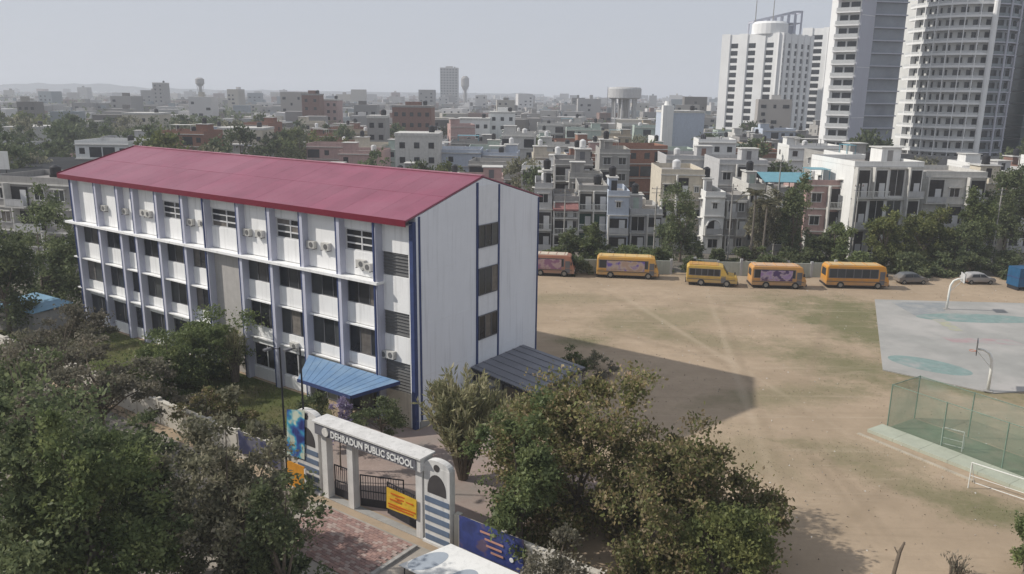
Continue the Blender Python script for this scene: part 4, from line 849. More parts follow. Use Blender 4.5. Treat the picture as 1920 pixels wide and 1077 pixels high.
# trees behind the buses
def back(x0, x1, yt, Y, lm, seed, lab, n_leaf=5000, nc=90, ch=None, leafs=.34, **k):
    a = at((x0+x1)/2, yt, Y); px_tree(x0,x1,yt,Y,name='roadside_tree',label=lab,ry=min(4.5,(at(x1,yt,Y).x-at(x0,yt,Y).x)*.5),ch=ch or a.z*.95,lm=lm,seed=seed,n_leaf=int(n_leaf*2.2),n_clump=nc,leafs=leafs,clump_r=.16,group='trees behind the buses',**k)
back(1238,1328,352,116,'dark',70,'tall dark tree behind the third bus, right of the balcony houses')
back(1395,1465,365,118,'olive',71,'thin olive tree right of the white arched house')
back(1455,1540,345,117,'dark',72,'tall dark tree behind the fourth and fifth buses',6000)
back(1538,1605,425,112,'mid',73,'small light green tree directly left of the orange bus roof')
back(1630,1705,405,113,'bright',74,'pale green round tree behind the orange bus',6000)
back(1690,1790,400,114,'bright',75,'wide pale green tree right of the orange bus',6500)
back(1785,1870,372,116,'mid',76,'yellow-tinged tall tree at the right behind the cars',6500)
back(1850,1960,320,122,'dark',77,'big dark tree at the right picture edge',8000)
back(1760,1840,425,113,'dark',78,'shaded dark tree above the parked grey cars',5000)
back(1035,1090,440,112,'dark',79,'dark low tree behind the leftmost bus',4000)
back(1080,1140,428,113,'mid',80,'low green tree behind the yellow bus',4000)
back(1140,1240,462,111,'mid',81,'low shrubby tree line behind the yellow and small buses',4000,ch=3)
back(1330,1362,470,111,'dark',82,'rounded dark shrub below the white arched house',3000)
back(1500,1560,445,113,'dark',83,'dark bushy tree between the fourth and orange buses',4000)
for i, (x0, x1, yt, lm_) in enumerate([(1005,1060,470,'mid'),(1050,1110,476,'dark'),(1105,1160,472,'mid'),(1160,1215,478,'dark'),(1210,1265,470,'mid'),(1280,1335,478,'dark'),(1365,1420,470,'dark'),(1415,1470,462,'dark'),(1465,1520,470,'dark'),(1590,1640,470,'mid')]):
    back(x0,x1,yt+8*(i%2),110.2 if i % 2 == 0 else 107.0,lm_,120+i,'%s hedge shrub against the white wall behind the buses, %s from left' % ('green' if lm_ == 'mid' else 'dark', ordinal(i+1)),2500,40,ch=2.6)
for i, (x0, x1, yt) in enumerate([(1665,1740,476),(1730,1800,480),(1790,1855,474),(1845,1925,478)]):
    back(x0,x1,yt,109.5,'dark',90+i,'dark clipped hedge section behind the parked cars, %s from left' % ordinal(i+1),6000,60,ch=3.2)
# service poles along the lane behind the buses
for i, (px_, Yp, yt) in enumerate([(1060,117,355),(1232,118,350),(1375,117,345),(1465,121,300),(1612,118,345),(1880,116,352)]):
    a = at(px_,yt,Yp); t = thing('utility_pole','thin grey utility pole with crossarms behind the buses, %s from left' % ordinal(i+1),'utility pole',(a.x,Yp,0),.05*i,'utility poles in the lane')
    part('pole', MB().tube((0,0,0),(0,0,a.z),.13,.08), MW['concrete'], t)
    for k in (.35,.95): part('crossarm', MB().bar((-.75,0,a.z-k),(.75,0,a.z-k),.07), MW['greymetal'], t)
    for x in (-.65,0,.65): part('insulator', MB().tube((x,0,a.z-.32),(x,0,a.z-.12),.05,.03), MW['brick'], t)
# palms
def palm(label, loc, H_, seed, n_fr=16, fl=2.6):
    rnd = random.Random(seed); t = thing('palm_tree', label, 'palm tree', loc); part('trunk', MB().path([(0,0,0),(.1,0,H_*.5),(.15,.05,H_)],[.2,.16,.13],8), mat('palm_bark', (.16,.14,.12)) , t)
    Q = []; top = Vector((.15,.05,H_))
    for i in range(n_fr):
        a = i*2.4; el_ = rnd.uniform(.1,1.1); d = Vector((math.cos(a)*math.cos(el_),math.sin(a)*math.cos(el_),math.sin(el_))); sd = Vector((-math.sin(a),math.cos(a),0)); prev = top
        for k in range(12):
            u_ = k/11; p = top + d*fl*u_ - Vector((0,0,1))*fl*.55*u_*u_; w_ = .55*math.sin(math.pi*min(1,u_*.9+.1))+.05
            for s in (-1,1): Q += [p, p+d*.12, p+sd*s*w_+d*.25-Vector((0,0,.18)), p+sd*s*w_*.95+d*.12-Vector((0,0,.2))]
    link('crown', qmesh('crown', [tuple(v) for v in Q], LM['olive']), t)
p = at(1418,340,115); palm('palm tree with drooping grey-green fronds, left of the pair',(p.x,115,0),at(1418,365,115).z,1)
p = at(1440,350,114); palm('palm tree with drooping grey-green fronds, right of the pair',(p.x,114,0),at(1440,385,114).z,2)

# ------------------------------------------------------------------ houses
HN = {'ochre':'buff','rawbrick':'raw brick','white':'white','cream':'cream','greyplaster':'grey','midgrey':'pale grey','brick':'brown','pink':'dusty pink','paleblue':'pale blue','palegreen':'pale green','slab':'off-white','concrete':'bare concrete'}
_wcache = {}
def hwin(parent, x, y, z, w_, h_, rz=0.0, gm='glass'):
    if rng.random() < .35: gm = rng.choice(['glass2','curtain'])
    k = (round(w_,1), round(h_,1), gm)
    if k not in _wcache:
        w2, h2 = k[0], k[1]; f_ = .09
        fr = MB().box(-w2/2,w2/2,-.09,.02,-f_,0).box(-w2/2,w2/2,-.09,.02,h2-f_,h2).box(-w2/2,-w2/2+f_,-.085,.02,0,h2-f_).box(w2/2-f_,w2/2,-.085,.02,0,h2-f_).box(-.03,.03,-.06,.02,0,h2-f_).mesh('window', MW['frame'])
        gl = MB().box(-w2/2+f_,w2/2-f_,-.03,.015,0,h2-f_).mesh('pane', MW[gm]); hd = MB().box(-w2/2-.2,w2/2+.2,-.5,.0,h2+.06,h2+.14).mesh('sunshade', MW['slab'])
        _wcache[k] = (fr, gl, hd)
    o = link('window', _wcache[k][0], parent, (x,y,z), (0,0,rz)); link('pane', _wcache[k][1], o); link('sunshade', _wcache[k][2], o); return o
_bal = {}
def balcony(parent, x, z, bw, fh, rail='bars', gm='interior', proj=1.1):
    k = (round(bw,1), round(fh,1), rail, gm)
    if k not in _bal:
        w2 = k[0]/2; re = MB().box(-w2+.15,w2-.15,-.03,.01,.12,fh-.55).mesh('recess_panel', MW[gm]); sl_ = MB().box(-w2,w2,-proj,0,-.06,.14).mesh('balcony', MW['slab'])  # flat panel; its default dark colour stands for the shade behind a balcony
        rl = MB(); rl.box(-w2,w2,-proj,-proj+.06,1.0,1.08)
        if rail == 'bars':
            for i in range(int(k[0]/.22)+1): rl.box(-w2+i*.22,-w2+i*.22+.04,-proj+.01,-proj+.05,.14,1.0)
        else: rl.box(-w2+.02,w2-.02,-proj+.01,-proj+.05,.2,.98)
        dr = MB().box(-.45,.45,-.07,-.03,.14,2.2).mesh('balcony_door', MW['frame'])
        _bal[k] = (sl_, re, rl.mesh('railing', MW['whitepole'] if rail == 'bars' else MW['midgrey']), dr, MB().box(-w2,-w2+.22,-proj,0,.14,fh-.06).mesh('column', MW['slab']))
    b_ = link('balcony', _bal[k][0], parent, (x,0,z)); link('recess_panel', _bal[k][1], b_); link('railing', _bal[k][2], b_); link('balcony_door', _bal[k][3], b_, (k[0]*.2,0,0)); link('column', _bal[k][4], b_)
    return b_
_tank = {}
def tank(parent, x, y, z, r, kind):
    k = (round(r,1), kind)
    if k not in _tank: r_ = k[0]; _tank[k] = MB().path([(0,0,.3),(0,0,.35),(0,0,1.35),(0,0,1.55),(0,0,1.65)],[r_*.97,r_,r_,r_*.55,r_*.3],14).box(-r_*.8,r_*.8,-r_*.8,r_*.8,0,.3).mesh('water_tank', MW[kind])
    link('water_tank', _tank[k], parent, (x,y,z))
def house(label, loc, rz, w_, d, floors, fh, wm, rnd, detail=2, patterns=None, group=None, name='house', para=.8, topfl=True, cat='house', sides='L'):
    t = thing(name, label, cat, loc, rz, group); H_ = floors*fh; x0, x1 = -w_/2, w_/2
    mb = MB(); mb.box(x0,x1,0,d,-.02,H_,0)
    mb.box(x0+.02,x1-.02,.02,d-.02,H_,H_+.03,1)
    for a in ((x0,x1,0,.14),(x0,x1,d-.14,d),(x0,x0+.14,.14,d-.14),(x1-.14,x1,.14,d-.14)): mb.box(*a,H_+.03,H_+para,0)
    if detail < 2:
        for f_ in range(1, floors+1): mb.box(x0-.12,x1+.12,-.35,-.003,f_*fh-.16,f_*fh,2)
    part('wall', mb, [MW[wm],MW['rooftop'],MW['slab']], t)
    if detail >= 2:
        pats = patterns or [''.join(rnd.choice('WWBW.') for _ in range(max(2,int(w_/3.2)))) for _ in range(floors)]
        for f_ in range(floors):
            pt = pats[min(f_, len(pats)-1)]; bw = w_/len(pt)
            for i, ch in enumerate(pt):
                x = x0+(i+.5)*bw; z = f_*fh
                if ch == 'W': hwin(t,x,0,z+1.0,min(1.6,bw*.6),1.35)
                elif ch == 'w': hwin(t,x,0,z+1.2,.8,.9)
                elif ch == 'B': balcony(t,x,z,bw-.05,fh,rnd.choice(['bars','solid']))
                elif ch == 'R': balcony(t,x,z,bw-.05,fh,'solid')
                elif ch == 'G': balcony(t,x,z,bw-.05,fh,'bars','greenglass')
                elif ch == 'L': hwin(t,x,0,z+.3,bw*.85,fh-.7)
                elif ch == 'A':
                    ar = [(x+bw*.33*math.cos(q), z+1.5+.95*math.sin(q)) for q in [math.pi*j/10 for j in range(11)]]+[(x-bw*.33,z+.5),(x+bw*.33,z+.5)]
                    o = part('arch_opening_shade', MB().yprism(ar[::-1],-.03,.02), MW['interior'], t)  # flat plate, the opening's inner shade put into its colour
                    part('arch_surround', MB().path([(p[0],-.06,p[1]) for p in ar[:11]],[.13]*11,6), MW['white'], o); balcony(t,x,z,bw*.9,1.6,'solid',proj=.5)
            part('floor_band', MB().box(x0-.1,x1+.1,-.22,-.004,(f_+1)*fh-.18,(f_+1)*fh), MW['slab'], t)
        for s in sides:
            sx = x0 if s == 'L' else x1
            for f_ in range(floors):
                for i in range(max(1,int(d/5))):
                    if rnd.random() < .7: hwin(t,sx,d*(i+.5)/max(1,int(d/5)),f_*fh+1.1,1.0,1.2,R(-90) if s == 'L' else R(90))
    else:
        wb = MB()
        for f_ in range(floors):
            nb_ = max(2,int(w_/2.8))
            for i in range(nb_):
                r_ = rnd.random(); x = x0+(i+.5)*w_/nb_; z = f_*fh+1
                if r_ < .55: wb.box(x-.6,x+.6,-.04,.01,z,z+1.3)
                elif r_ < .75: wb.box(x-w_/nb_*.45,x+w_/nb_*.45,-.05,.01,z-.7,z+1.5)
            for i in range(2):
                for sx, e in ((x0,-.04),(x1,.04)):
                    if rnd.random() < .6: y = d*(i+.5)/2; wb.box(min(sx,sx+e),max(sx,sx+e),y-.5,y+.5,z,z+1.2)
        if wb.f: o = part('windows', wb, MW['glass'], t); o['kind'] = 'stuff'
    if topfl and rnd.random() < .68:
        mw, md = min(3.2,w_*.4), min(3.4,d*.4); mx = rnd.choice([x0+.3,x1-mw-.3]); my = rnd.uniform(.3,.6)*(d-md)
        q = part('stair_head', MB().box(mx,mx+mw,my,my+md,H_+.03,H_+2.4), MW[wm], t); part('roof_slab', MB().box(mx-.25,mx+mw+.25,my-.25,my+md+.25,H_+2.4,H_+2.55), MW['slab'], q)
        if detail >= 2: part('door', MB().box(mx+mw*.3,mx+mw*.3+.9,my-.04,my,H_+.05,H_+2.05), MW[rnd.choice(['brick','greyplaster','interior','palegreen','darkframe'])], q)
        if rnd.random() < .5: tank(t, mx+mw/2, my+md/2, H_+2.55, .6, rnd.choice(['tankblack','tankblack','tankblack','tankwhite']))
    if rnd.random() < .6: tank(t, rnd.uniform(x0*.6,x1*.6), d*.78, H_+.03, .65, rnd.choice(['tankblack','tankblack','tankwhite']))
    if rnd.random() < .25 and detail >= 1:
        part('roof_shelter', MB().box(x0*.7,x1*.3,d*.15,d*.5,H_+2.2,H_+2.26).box(x0*.68,x0*.66,d*.17,d*.19,H_,H_+2.2).box(x1*.26,x1*.28,d*.17,d*.19,H_,H_+2.2).box(x0*.68,x0*.66,d*.46,d*.48,H_,H_+2.2).box(x1*.26,x1*.28,d*.46,d*.48,H_,H_+2.2), rnd.choice([MW['tealroof'],MW['greymetal'],MW['slab']]), t)
    return t
OBST = []
def pxhouse(x0, x1, yt, Y, d, floors, wm, pats, label, rz=-.03, **k):
    a, b_ = at(x0,yt,Y), at(x1,yt,Y); H_ = (a.z+b_.z)/2; w_ = b_.x-a.x; cx_ = (a.x+b_.x)/2
    pr = k.pop('para', .8); OBST.append((cx_, Y+d/2, max(w_,d)*.6))
    return house(label,(cx_,Y,0),rz,w_,d,floors,(H_-pr)/floors,wm,random.Random(int(x0*7+yt)),2,pats,para=pr,**k)
hr = random.Random(3)
GR = 'houses in the first row behind the buses'
pxhouse(1003,1036,343,124,11,3,'midgrey',['B','B','W'],'narrow grey-white house with small balconies beside the school gable edge',group=GR)
h_ = pxhouse(1038,1084,368,124,10,3,'greyplaster',['B','B','B'],'grey house with a dusty red awning band',group=GR)
part('awning', MB().add([(-2.0,-.02,7.6),(2.0,-.02,7.6),(2.0,-1.3,6.7),(-2.0,-1.3,6.7)],[(3,2,1,0)]).box(-2,2,-1.34,-1.3,6.45,6.72), mat('dusty_red_awning', (.27,.13,.12), var=.15), h_)
pxhouse(1085,1140,348,125,11,3,'concrete',['GG','GG','BB'],'house with green glass balconies and a railed terrace',group=GR)
pxhouse(1141,1181,358,122.6,10,3,'paleblue',['B','R','w'],'pale blue-white narrow house with a framed projecting bay',group=GR)
pxhouse(1182,1243,392,124,11,2,'midgrey',['BG','LB'],'low two-storey pale grey house with a white roof slab left of the tall dark tree',group=GR)
pxhouse(1241,1322,318,127,12,3,'cream',['WBW','BBW','WBw'],'cream house behind the tall dark tree',group=GR)
pxhouse(1324,1361,360,122.5,10,3,'white',['W','A','w'],'white narrow house with a big arched opening',group=GR)
pxhouse(1362,1402,366,124,10,3,'greyplaster',['BW','WB','BW'],'plain grey house right of the arched white house',group=GR)
pxhouse(1404,1450,345,130,11,3,'slab',['WB','WW','BW'],'off-white house behind the two palms',group=GR)
h_ = pxhouse(1448,1520,352,126,12,3,'greyplaster',['WB','BW','BB'],'dark grey house carrying a teal sheet roof',group=GR,topfl=False)
z_ = at(1480,352,126).z
part('roof_canopy', MB().add([(-4.4,-.6,z_+.9),(3.4,-.6,z_+.9),(3.4,4.6,z_+2.0),(-4.4,4.6,z_+2.0)],[(0,1,2,3)]).add([(-4.4,-.6,z_+.82),(3.4,-.6,z_+.82),(3.4,4.6,z_+1.92),(-4.4,4.6,z_+1.92)],[(3,2,1,0)]), MW['tealroof'], h_)
for x in (-4.1,-.5,3.1): part('canopy_post', MB().box(x-.06,x+.06,-.4,-.28,z_-.9,z_+.86).box(x-.06,x+.06,4.3,4.42,z_-.9,z_+1.86), MW['dark'], h_)
pxhouse(1515,1592,338,124,12,3,'pink',['BB','WR','WB'],'unfinished pink-brown house left of the big white house',group=GR)
pxhouse(1600,1738,303,121,14,3,'white',['BBLB','BLLB','BBLB'],'big white house with long dark balconies and a sunlit side wall',group=GR,rz=.10)
pxhouse(1738,1852,322,124,12,3,'slab',['BWB','WBB','BWB'],'off-white house with columned balconies right of the big white house',group=GR)
pxhouse(1856,1990,335,128,12,3,'cream',['WBW','BBW','WBW'],'cream house behind the trees at the right edge',group=GR)
G2 = 'houses in the second row behind the buses'
pxhouse(1040,1112,300,143,12,4,'greyplaster',['WB','BB','BW','BB'],'tall dark grey house with stacked verandas behind the green glass house',group=G2)
pxhouse(1068,1130,325,137,5,3,'concrete',['WW','WW','WW'],'bare concrete house with a white tank band behind the railed terrace',group=G2)
pxhouse(1125,1182,280,160,12,4,'concrete',['WW','WB','BW','WW'],'bare concrete house with a ragged top right of the stacked verandas',group=G2)
pxhouse(1250,1345,292,165,14,3,'midgrey',['WWW','WWW','WWW'],'wide pale grey block with a clear flat roof behind the cream house',group=G2)
pxhouse(1350,1440,300,150,14,3,'midgrey',['WBW','WWW','WBW'],'pale grey block with roof clutter left of the teal sheet roof',group=G2)
pxhouse(1590,1625,290,140,12,4,'white',['W','W','W','W'],'blank white block wall rising behind the pink-brown house',group=G2,topfl=False)

# left side: concrete building, dark-roofed shed, blue-roofed shed
pxhouse(-40,142,332,101,9,4,'greyplaster',['WWW','BWB','WBW','WBWW'],'weathered grey concrete building at the left edge beyond the school',rz=-.25,sides='R',topfl=False)
for q_ in ((-75,135),(-60,140),(-85,150),(-65,155),(-95,138),(-50,128)): OBST.append((*q_,16))
ds = thing('warehouse', 'large shed with a dark grey flat roof at the left edge', 'warehouse', (0,0,0)); zr = 9.0
q = [gp(-90,334,zr), gp(215,322,zr), gp(245,293,zr), gp(-90,297,zr)]; ds.location = (q[0].x,q[0].y,0); q = [p-Vector((q[0].x,q[0].y,0)) if i else Vector((0,0,zr)) for i, p in enumerate(q)]
mb = MB(); mb.add(q+[p-Vector((0,0,.3)) for p in q],[(0,1,2,3),(4,7,6,5),(0,4,5,1),(1,5,6,2),(2,6,7,3),(3,7,4,0)]); part('roof', mb, mat('dark_roof_felt', (.04,.042,.045), var=.2, scale=.2, spec=.05, rough=1), ds)
mb = MB(); c_ = sum(q, Vector())/4; qi = [c_+(p-c_)*.97 for p in q]; mb.prism([(p.x,p.y) for p in qi],-.02,zr-.3); part('wall', mb, MW['greyplaster'], ds)
part('parapet', MB().bar(q[0]+Vector((0,0,.2)),q[1]+Vector((0,0,.2)),.2,.4), MW['greyplaster'], ds)
bs = thing('garden_shed', 'low shed with a pale blue sheet roof left of the school', 'shed', (0,0,0)); q = [gp(-20,572,2.6), gp(62,588,2.4), gp(138,567,2.8), gp(66,548,3.0)]; o0 = Vector((q[0].x,q[0].y,0)); bs.location = o0; q = [p-o0 for p in q]
part('roof_sheet', MB().add(q+[p-Vector((0,0,.07)) for p in q],[(0,1,2,3),(4,7,6,5),(0,4,5,1),(1,5,6,2),(2,6,7,3),(3,7,4,0)]), mat('pale_blue_sheet', (.22,.38,.52), rough=.5, var=.15), bs)
mb = MB(); c_ = sum(q, Vector())/4; mb.prism([((c_+(p-c_)*.9).x,(c_+(p-c_)*.9).y) for p in q],0,2.3); part('wall', mb, MW['greyplaster'], bs)
p = at(4,300,118); t = thing('roof_hoarding','blank white hoarding panel at the left edge above the dark roof','hoarding',(p.x-1.2,118,0),.1); zt = at(4,284,118).z; zb = at(4,318,118).z
part('panel', MB().box(-1.2,2.0,-.08,.08,zb,zt), MW['white'], t); part('post', MB().box(-.8,-.7,.09,.2,0,zt-.2).box(1.4,1.5,.09,.2,0,zt-.2), MW['dark'], t)

# ------------------------------------------------------------------ landmark blocks behind
def face_windows(parent, origin, ux, n_col, n_row, z0, fh, pitch, ww, wh, gm='glass', off=.06, frame=None):
    rz = math.atan2(ux.y, ux.x); me = MB().box(-ww/2,ww/2,-.06,.10,0,wh).mesh('window', MW[gm]); nrm = Vector((ux.y,-ux.x,0))
    for i in range(n_col):
        for j in range(n_row):
            p = origin + ux*(pitch*(i+.5)) + nrm*off*0; link('window', me, parent, (p.x,p.y,z0+j*fh), (0,0,rz))
def block(x0, x1, yt, Y, d, wm, label, name='building', rz=0.0, cols=4, rows=None, ww=1.3, wh=1.4, cat='building', crown_=None):
    a, b_ = at(x0,yt,Y), at(x1,yt,Y); w_ = b_.x-a.x; H_ = (a.z+b_.z)/2; cx_ = (a.x+b_.x)/2; OBST.append((cx_,Y+d/2,max(w_,d)*.62))
    t = thing(name, label, cat, (cx_,Y,0), rz)
    part('wall', MB().box(-w_/2,w_/2,0,d,-.02,H_-.7), MW[wm], t); part('roof', MB().box(-w_/2-.15,w_/2+.15,-.15,d+.15,H_-.7,H_), MW['slab'] if wm != 'brick' else MW['greyplaster'], t)
    rows = rows or max(1,int(H_/3.3)); fh = (H_-1)/rows
    face_windows(t, Vector((-w_/2,0,0)), Vector((1,0,0)), cols, rows, .9, fh, w_/cols, min(ww,w_/cols*.6), min(wh,fh*.5))
    face_windows(t, Vector((-w_/2,d,0)), Vector((0,-1,0)), max(1,int(d/5)), rows, .9, fh, d/max(1,int(d/5)), ww, min(wh,fh*.5))
    if crown_: part('stair_head', MB().box(-w_*.2,w_*.2,d*.3,d*.6,H_,H_+crown_), MW[wm], t)
    tank(t, w_*.3, d*.5, H_, .8, 'tankblack'); return t
block(565,598,176,380,9,'brick','slim brown tower with a dark cap left of centre beyond the roof',cols=2,crown_=1.5)
block(598,632,186,395,12,'pink','dull pinkish block attached right of the slim brown tower',cols=3)
block(688,722,217,230,8,'greyplaster','dark slate-grey tall house left of the big brown building',cols=2)
block(735,808,198,290,14,'brick','big dark brown building left of the white blocks',cols=5,crown_=1.2)
block(858,918,222,300,12,'white','lower white block with small dark windows',cols=4)
block(918,966,210,310,12,'white','taller white block with a vertical row of windows',cols=3,crown_=1.5)
block(228,292,212,330,14,'cream','pale cream block standing among trees at left',cols=4)
block(0,60,238,260,16,'slab','long low off-white building at the far left',cols=6)
block(408,492,240,250,12,'cream','low cream houses block among the trees behind the red roof',cols=5)
block(740,822,250,190,10,'slab','off-white building with white frames behind the red roof',cols=3)
block(285,304,155,700,14,'greyplaster','dim dark slab tower in the haze at left',cols=2)
block(825,858,127,1150,22,'greyplaster','tall grey tower rising alone over the hazy horizon',cols=6,rows=16,ww=2.4,wh=2.0,crown_=2)
bl_ = block(1245,1322,208,262,14,'paleblue','blue-grey hall with a white corner tower',cols=1,rows=1,ww=.8)
a = at(1254,198,261); part('corner_tower', MB().box(-1.6,1.8,-.6,2.6,-.02,a.z).path([(.1,1,a.z),(.1,1,a.z+1.3)],[1.2,1.0],12), MW['white'], bl_, (a.x-bl_.location.x,0,0))
# round water tower on columns
Yw = 430; a = at(1170,200,Yw); OBST.append((a.x,Yw,16)); t = thing('water_reservoir','round drum reservoir on columns over the rooftops','water tower',(a.x,Yw,0)); zt = at(1170,163,Yw).z; zb = at(1170,186,Yw).z
part('drum', MB().path([(0,0,zb),(0,0,zb+.6),(0,0,zt-1.2),(0,0,zt-.4),(0,0,zt)],[7.2,8.8,8.8,8.3,4],28), MW['midgrey'], t)
for i in range(10): part('column', MB().tube((6.3*math.cos(i*.628),6.3*math.sin(i*.628),0),(6.3*math.cos(i*.628),6.3*math.sin(i*.628),zb),.45), MW['midgrey'], t)
part('core', MB().tube((0,0,0),(0,0,zb+.1),2.4,n=14), MW['greyplaster'], t); part('ring_beam', MB().path([(6.3*math.cos(i*math.pi/10),6.3*math.sin(i*math.pi/10),zb*.55) for i in range(21)],[.35]*21,5), MW['midgrey'], t)
part('ladder', MB().box(-8.95,-8.85,-.3,.3,0,zt), MW['dark'], t)
def stem_tower(x, yt, yb, Y, r, lab):
    a = at(x,yt,Y); zt = a.z; zb = at(x,yb,Y).z; OBST.append((a.x,Y,r*1.5)); t = thing('water_tower',lab,'water tower',(a.x,Y,0))
    part('stem', MB().tube((0,0,0),(0,0,zb),r*.42,r*.38,n=12), MW['greyplaster'], t); part('tank', MB().path([(0,0,zb-.2*(zt-zb)),(0,0,zb+.2*(zt-zb)),(0,0,zt-.2*(zt-zb)),(0,0,zt)],[r*.4,r,r,r*.5],16), MW['greyplaster'], t)
    for i in range(4): part('strut', MB().bar((r*.8*math.cos(i*1.57),r*.8*math.sin(i*1.57),zb),(r*.35*math.cos(i*1.57),r*.35*math.sin(i*1.57),zb*.6),.3), MW['greyplaster'], t)
stem_tower(872,143,166,1050,5.2,'slim water tower right of the lone grey tower')
stem_tower(374,146,160,820,4.2,'slender stemmed water tower at left on the skyline')

# ------------------------------------------------------------------ towers at right
tw = mat('tower_white_paint', (.77,.77,.76), var=.06, scale=.12, streak=.15); tl = mat('tower_shade_lavender', (.46,.47,.53), var=.06, scale=.1, streak=.15); tg = mat('tower_blue_glass', (.23,.25,.28), rough=.2, var=.3, scale=.15, spec=.6)  # the lavender has the shade of the tower's unlit face mixed in
def obox_tower(name, label, K, uL, LL, uR, LR, H_, fh, colsL, colsR, z0=8, podium=True, wallm=None, ww=.46, crown_=0):
    t = thing(name, label, 'tower', K, 0); wm = wallm or tw; OBST.append((K.x+(uL*LL+uR*LR).x/2,K.y+(uL*LL+uR*LR).y/2,max(LL,LR)*.8))
    P4 = [Vector((0,0,0)), uR*LR, uR*LR+uL*LL, uL*LL]
    mb = MB(); mb.prism([(p.x,p.y) for p in P4], z0, H_); part('wall', mb, wm, t)
    if podium: c_ = sum(P4, Vector())/4; mb = MB(); mb.prism([((c_+(p-c_)*1.12).x,(c_+(p-c_)*1.12).y) for p in P4],-.02,z0-.02); part('podium', mb, MW['greyplaster'], t)
    rows = int((H_-z0-2)/fh)
    for u_, L_, cols, org in ((-uL, LL, colsL, uL*LL), (uR, LR, colsR, Vector((0,0,0)))):
        pit = L_/cols; face_windows(t, org, u_, cols, rows, z0+1.2, fh, pit, pit*ww, fh*.64); nrm = Vector((u_.y,-u_.x,0)); 
        for i in range(cols+1):
            c = org+u_*(pit*i); c = c+nrm*.25; part('pier', MB().obox((c.x,c.y,(z0+H_)/2),u_*(pit*.24),nrm*.25,Vector((0,0,(H_-z0)/2+.3))), wm, t)
    return t
uL = Vector((-.80,.60,0)); uR = Vector((.78,.63,0))
K1 = at(1447,245,372); z1b = at(1447,246,372).z; z1t = at(1420,62,372).z; K1.z = 0
T1 = obox_tower('apartment_tower','white high-rise with round crown and dark window columns',K1,uL,25,uR,26,z1t,3.25,3,5,z0=z1b,ww=.40)
rc = uL*9+uR*7; mb = MB(); mb.path([(rc.x,rc.y,z1t),(rc.x,rc.y,z1t+4.5),(rc.x,rc.y,z1t+5.5)],[8,8,7],24); part('rotunda', mb, tw, T1)
zc = at(1470,16,372).z
cf = part('crown_core', MB().box(rc.x-3,rc.x+12,rc.y+3,rc.y+9,z1t,z1t+4.5), tl, T1)
for k in range(8):
    x = rc.x-7+k*3.1; zt_ = z1t+6.2+(zc-z1t-6.2)*min(1,k/6)
    for y in (rc.y+2, rc.y+10): part('crown_column', MB().box(x-.35,x+.35,y-.35,y+.35,z1t,zt_), tl, T1)
    part('crown_beam', MB().box(x-.3,x+.3,rc.y+2.36,rc.y+9.64,zt_-.7,zt_-.05), tl, T1)
for y in (rc.y+2, rc.y+10): part('crown_rim', MB().bar((rc.x-7,y,z1t+6.0),(rc.x+11.6,y,zc-.2),.5,.9).bar((rc.x+11.6,y,zc-.2),(rc.x+15,y,zc-.2),.5,.9), tl, T1)
part('crown_slab', MB().box(rc.x-2,rc.x+14.5,rc.y+2.4,rc.y+9.6,z1t+5.2,z1t+5.6), tl, T1)
for dx, hh in ((-7,24),(1,26)): part('mast', MB().tube((rc.x+dx,rc.y,z1t+5),(rc.x+dx,rc.y,z1t+hh-2),.25,.12), MW['greyplaster'], T1)
K2 = at(1535,250,400); z2t = at(1530,52,400).z; z2b = at(1535,246,400).z; K2.z = 0
obox_tower('apartment_tower','grey-white high-rise peeping between the round-crowned tower and the tallest tower',K2,uL,10,uR,16,z2t,3.25,1,4,z0=z2b)
# tallest tower
K3 = at(1588,285,215); K3.z = 0; uA = Vector((-.84,.54,0)); uB = Vector((.80,.60,0)); LA, LB, HT, FH = 6.2, 6.4, 68.0, 3.25
T3 = thing('apartment_tower','tallest tower with blank wall in a lavender shade tone and curved white balcony wing','tower',K3); OBST.append((K3.x+18,K3.y+14,30))
def prism_pts(pts, z0, z1): return MB().prism([(p.x,p.y) for p in pts], z0, z1)
V0 = Vector((0,0,0))
part('blank_wall', prism_pts([V0,uB*LB,uB*LB+uA*LA,uA*LA],-.02,HT), tl, T3)  # unlit side: shade painted as lavender, the sunlit face gets white
part('edge_pier', prism_pts([uA*(LA)+Vector((-.2,-.9,0)),uA*(LA)+Vector((.6,-.9,0)),uA*(LA+.9)+Vector((.6,.6,0)),uA*(LA+.9)+Vector((-.4,.4,0))],-.02,HT+2), tw, T3)
nA_ = Vector((uA.y,-uA.x,0)); nA_ = nA_ if nA_.y < 0 else -nA_
NF = int(HT/FH)
slabA = MB(); slabA.prism([(p.x,p.y) for p in [uA*.3+nA_*1.5, uA*.3+nA_*.002, uA*LA+nA_*.002, uA*LA+nA_*1.5]][::-1],0,.35); slabAm = slabA.mesh('balcony', tw)
ral = MB().bar(uA*.35+nA_*1.42+Vector((0,0,.85)),uA*(LA-.1)+nA_*1.42+Vector((0,0,.85)),.06,.9).mesh('railing', mat('pale_railing_panel', (.52,.53,.53), var=.1))
wAm = MB().box(-1.1,1.1,-.08,.1,0,2.2).mesh('window', MW['glass']); rzA = math.atan2(-uA.y,-uA.x); lintel = MB().prism([(p.x,p.y) for p in [uA*.3+nA_*.06,uA*.3+nA_*.001,uA*LA+nA_*.001,uA*LA+nA_*.06]][::-1],0,2.9).mesh('lit_wall', tw)
for f_ in range(1, NF):
    z = f_*FH; s_ = link('balcony', slabAm, T3, (0,0,z)); link('railing', ral, s_); link('back_wall', lintel, T3, (0,0,z+.35))
    for k in (1.7,4.4): p = uA*k+nA_*.1; link('window', wAm, T3, (p.x,p.y,z+.5), (0,0,rzA))
for z in range(0,60,13): part('wall_joint', MB().bar(uB*.05+Vector((.01,-.02,z+6)),uB*(LB-.05)+Vector((.01,-.02,z+6)),.05,.12), tw, T3)
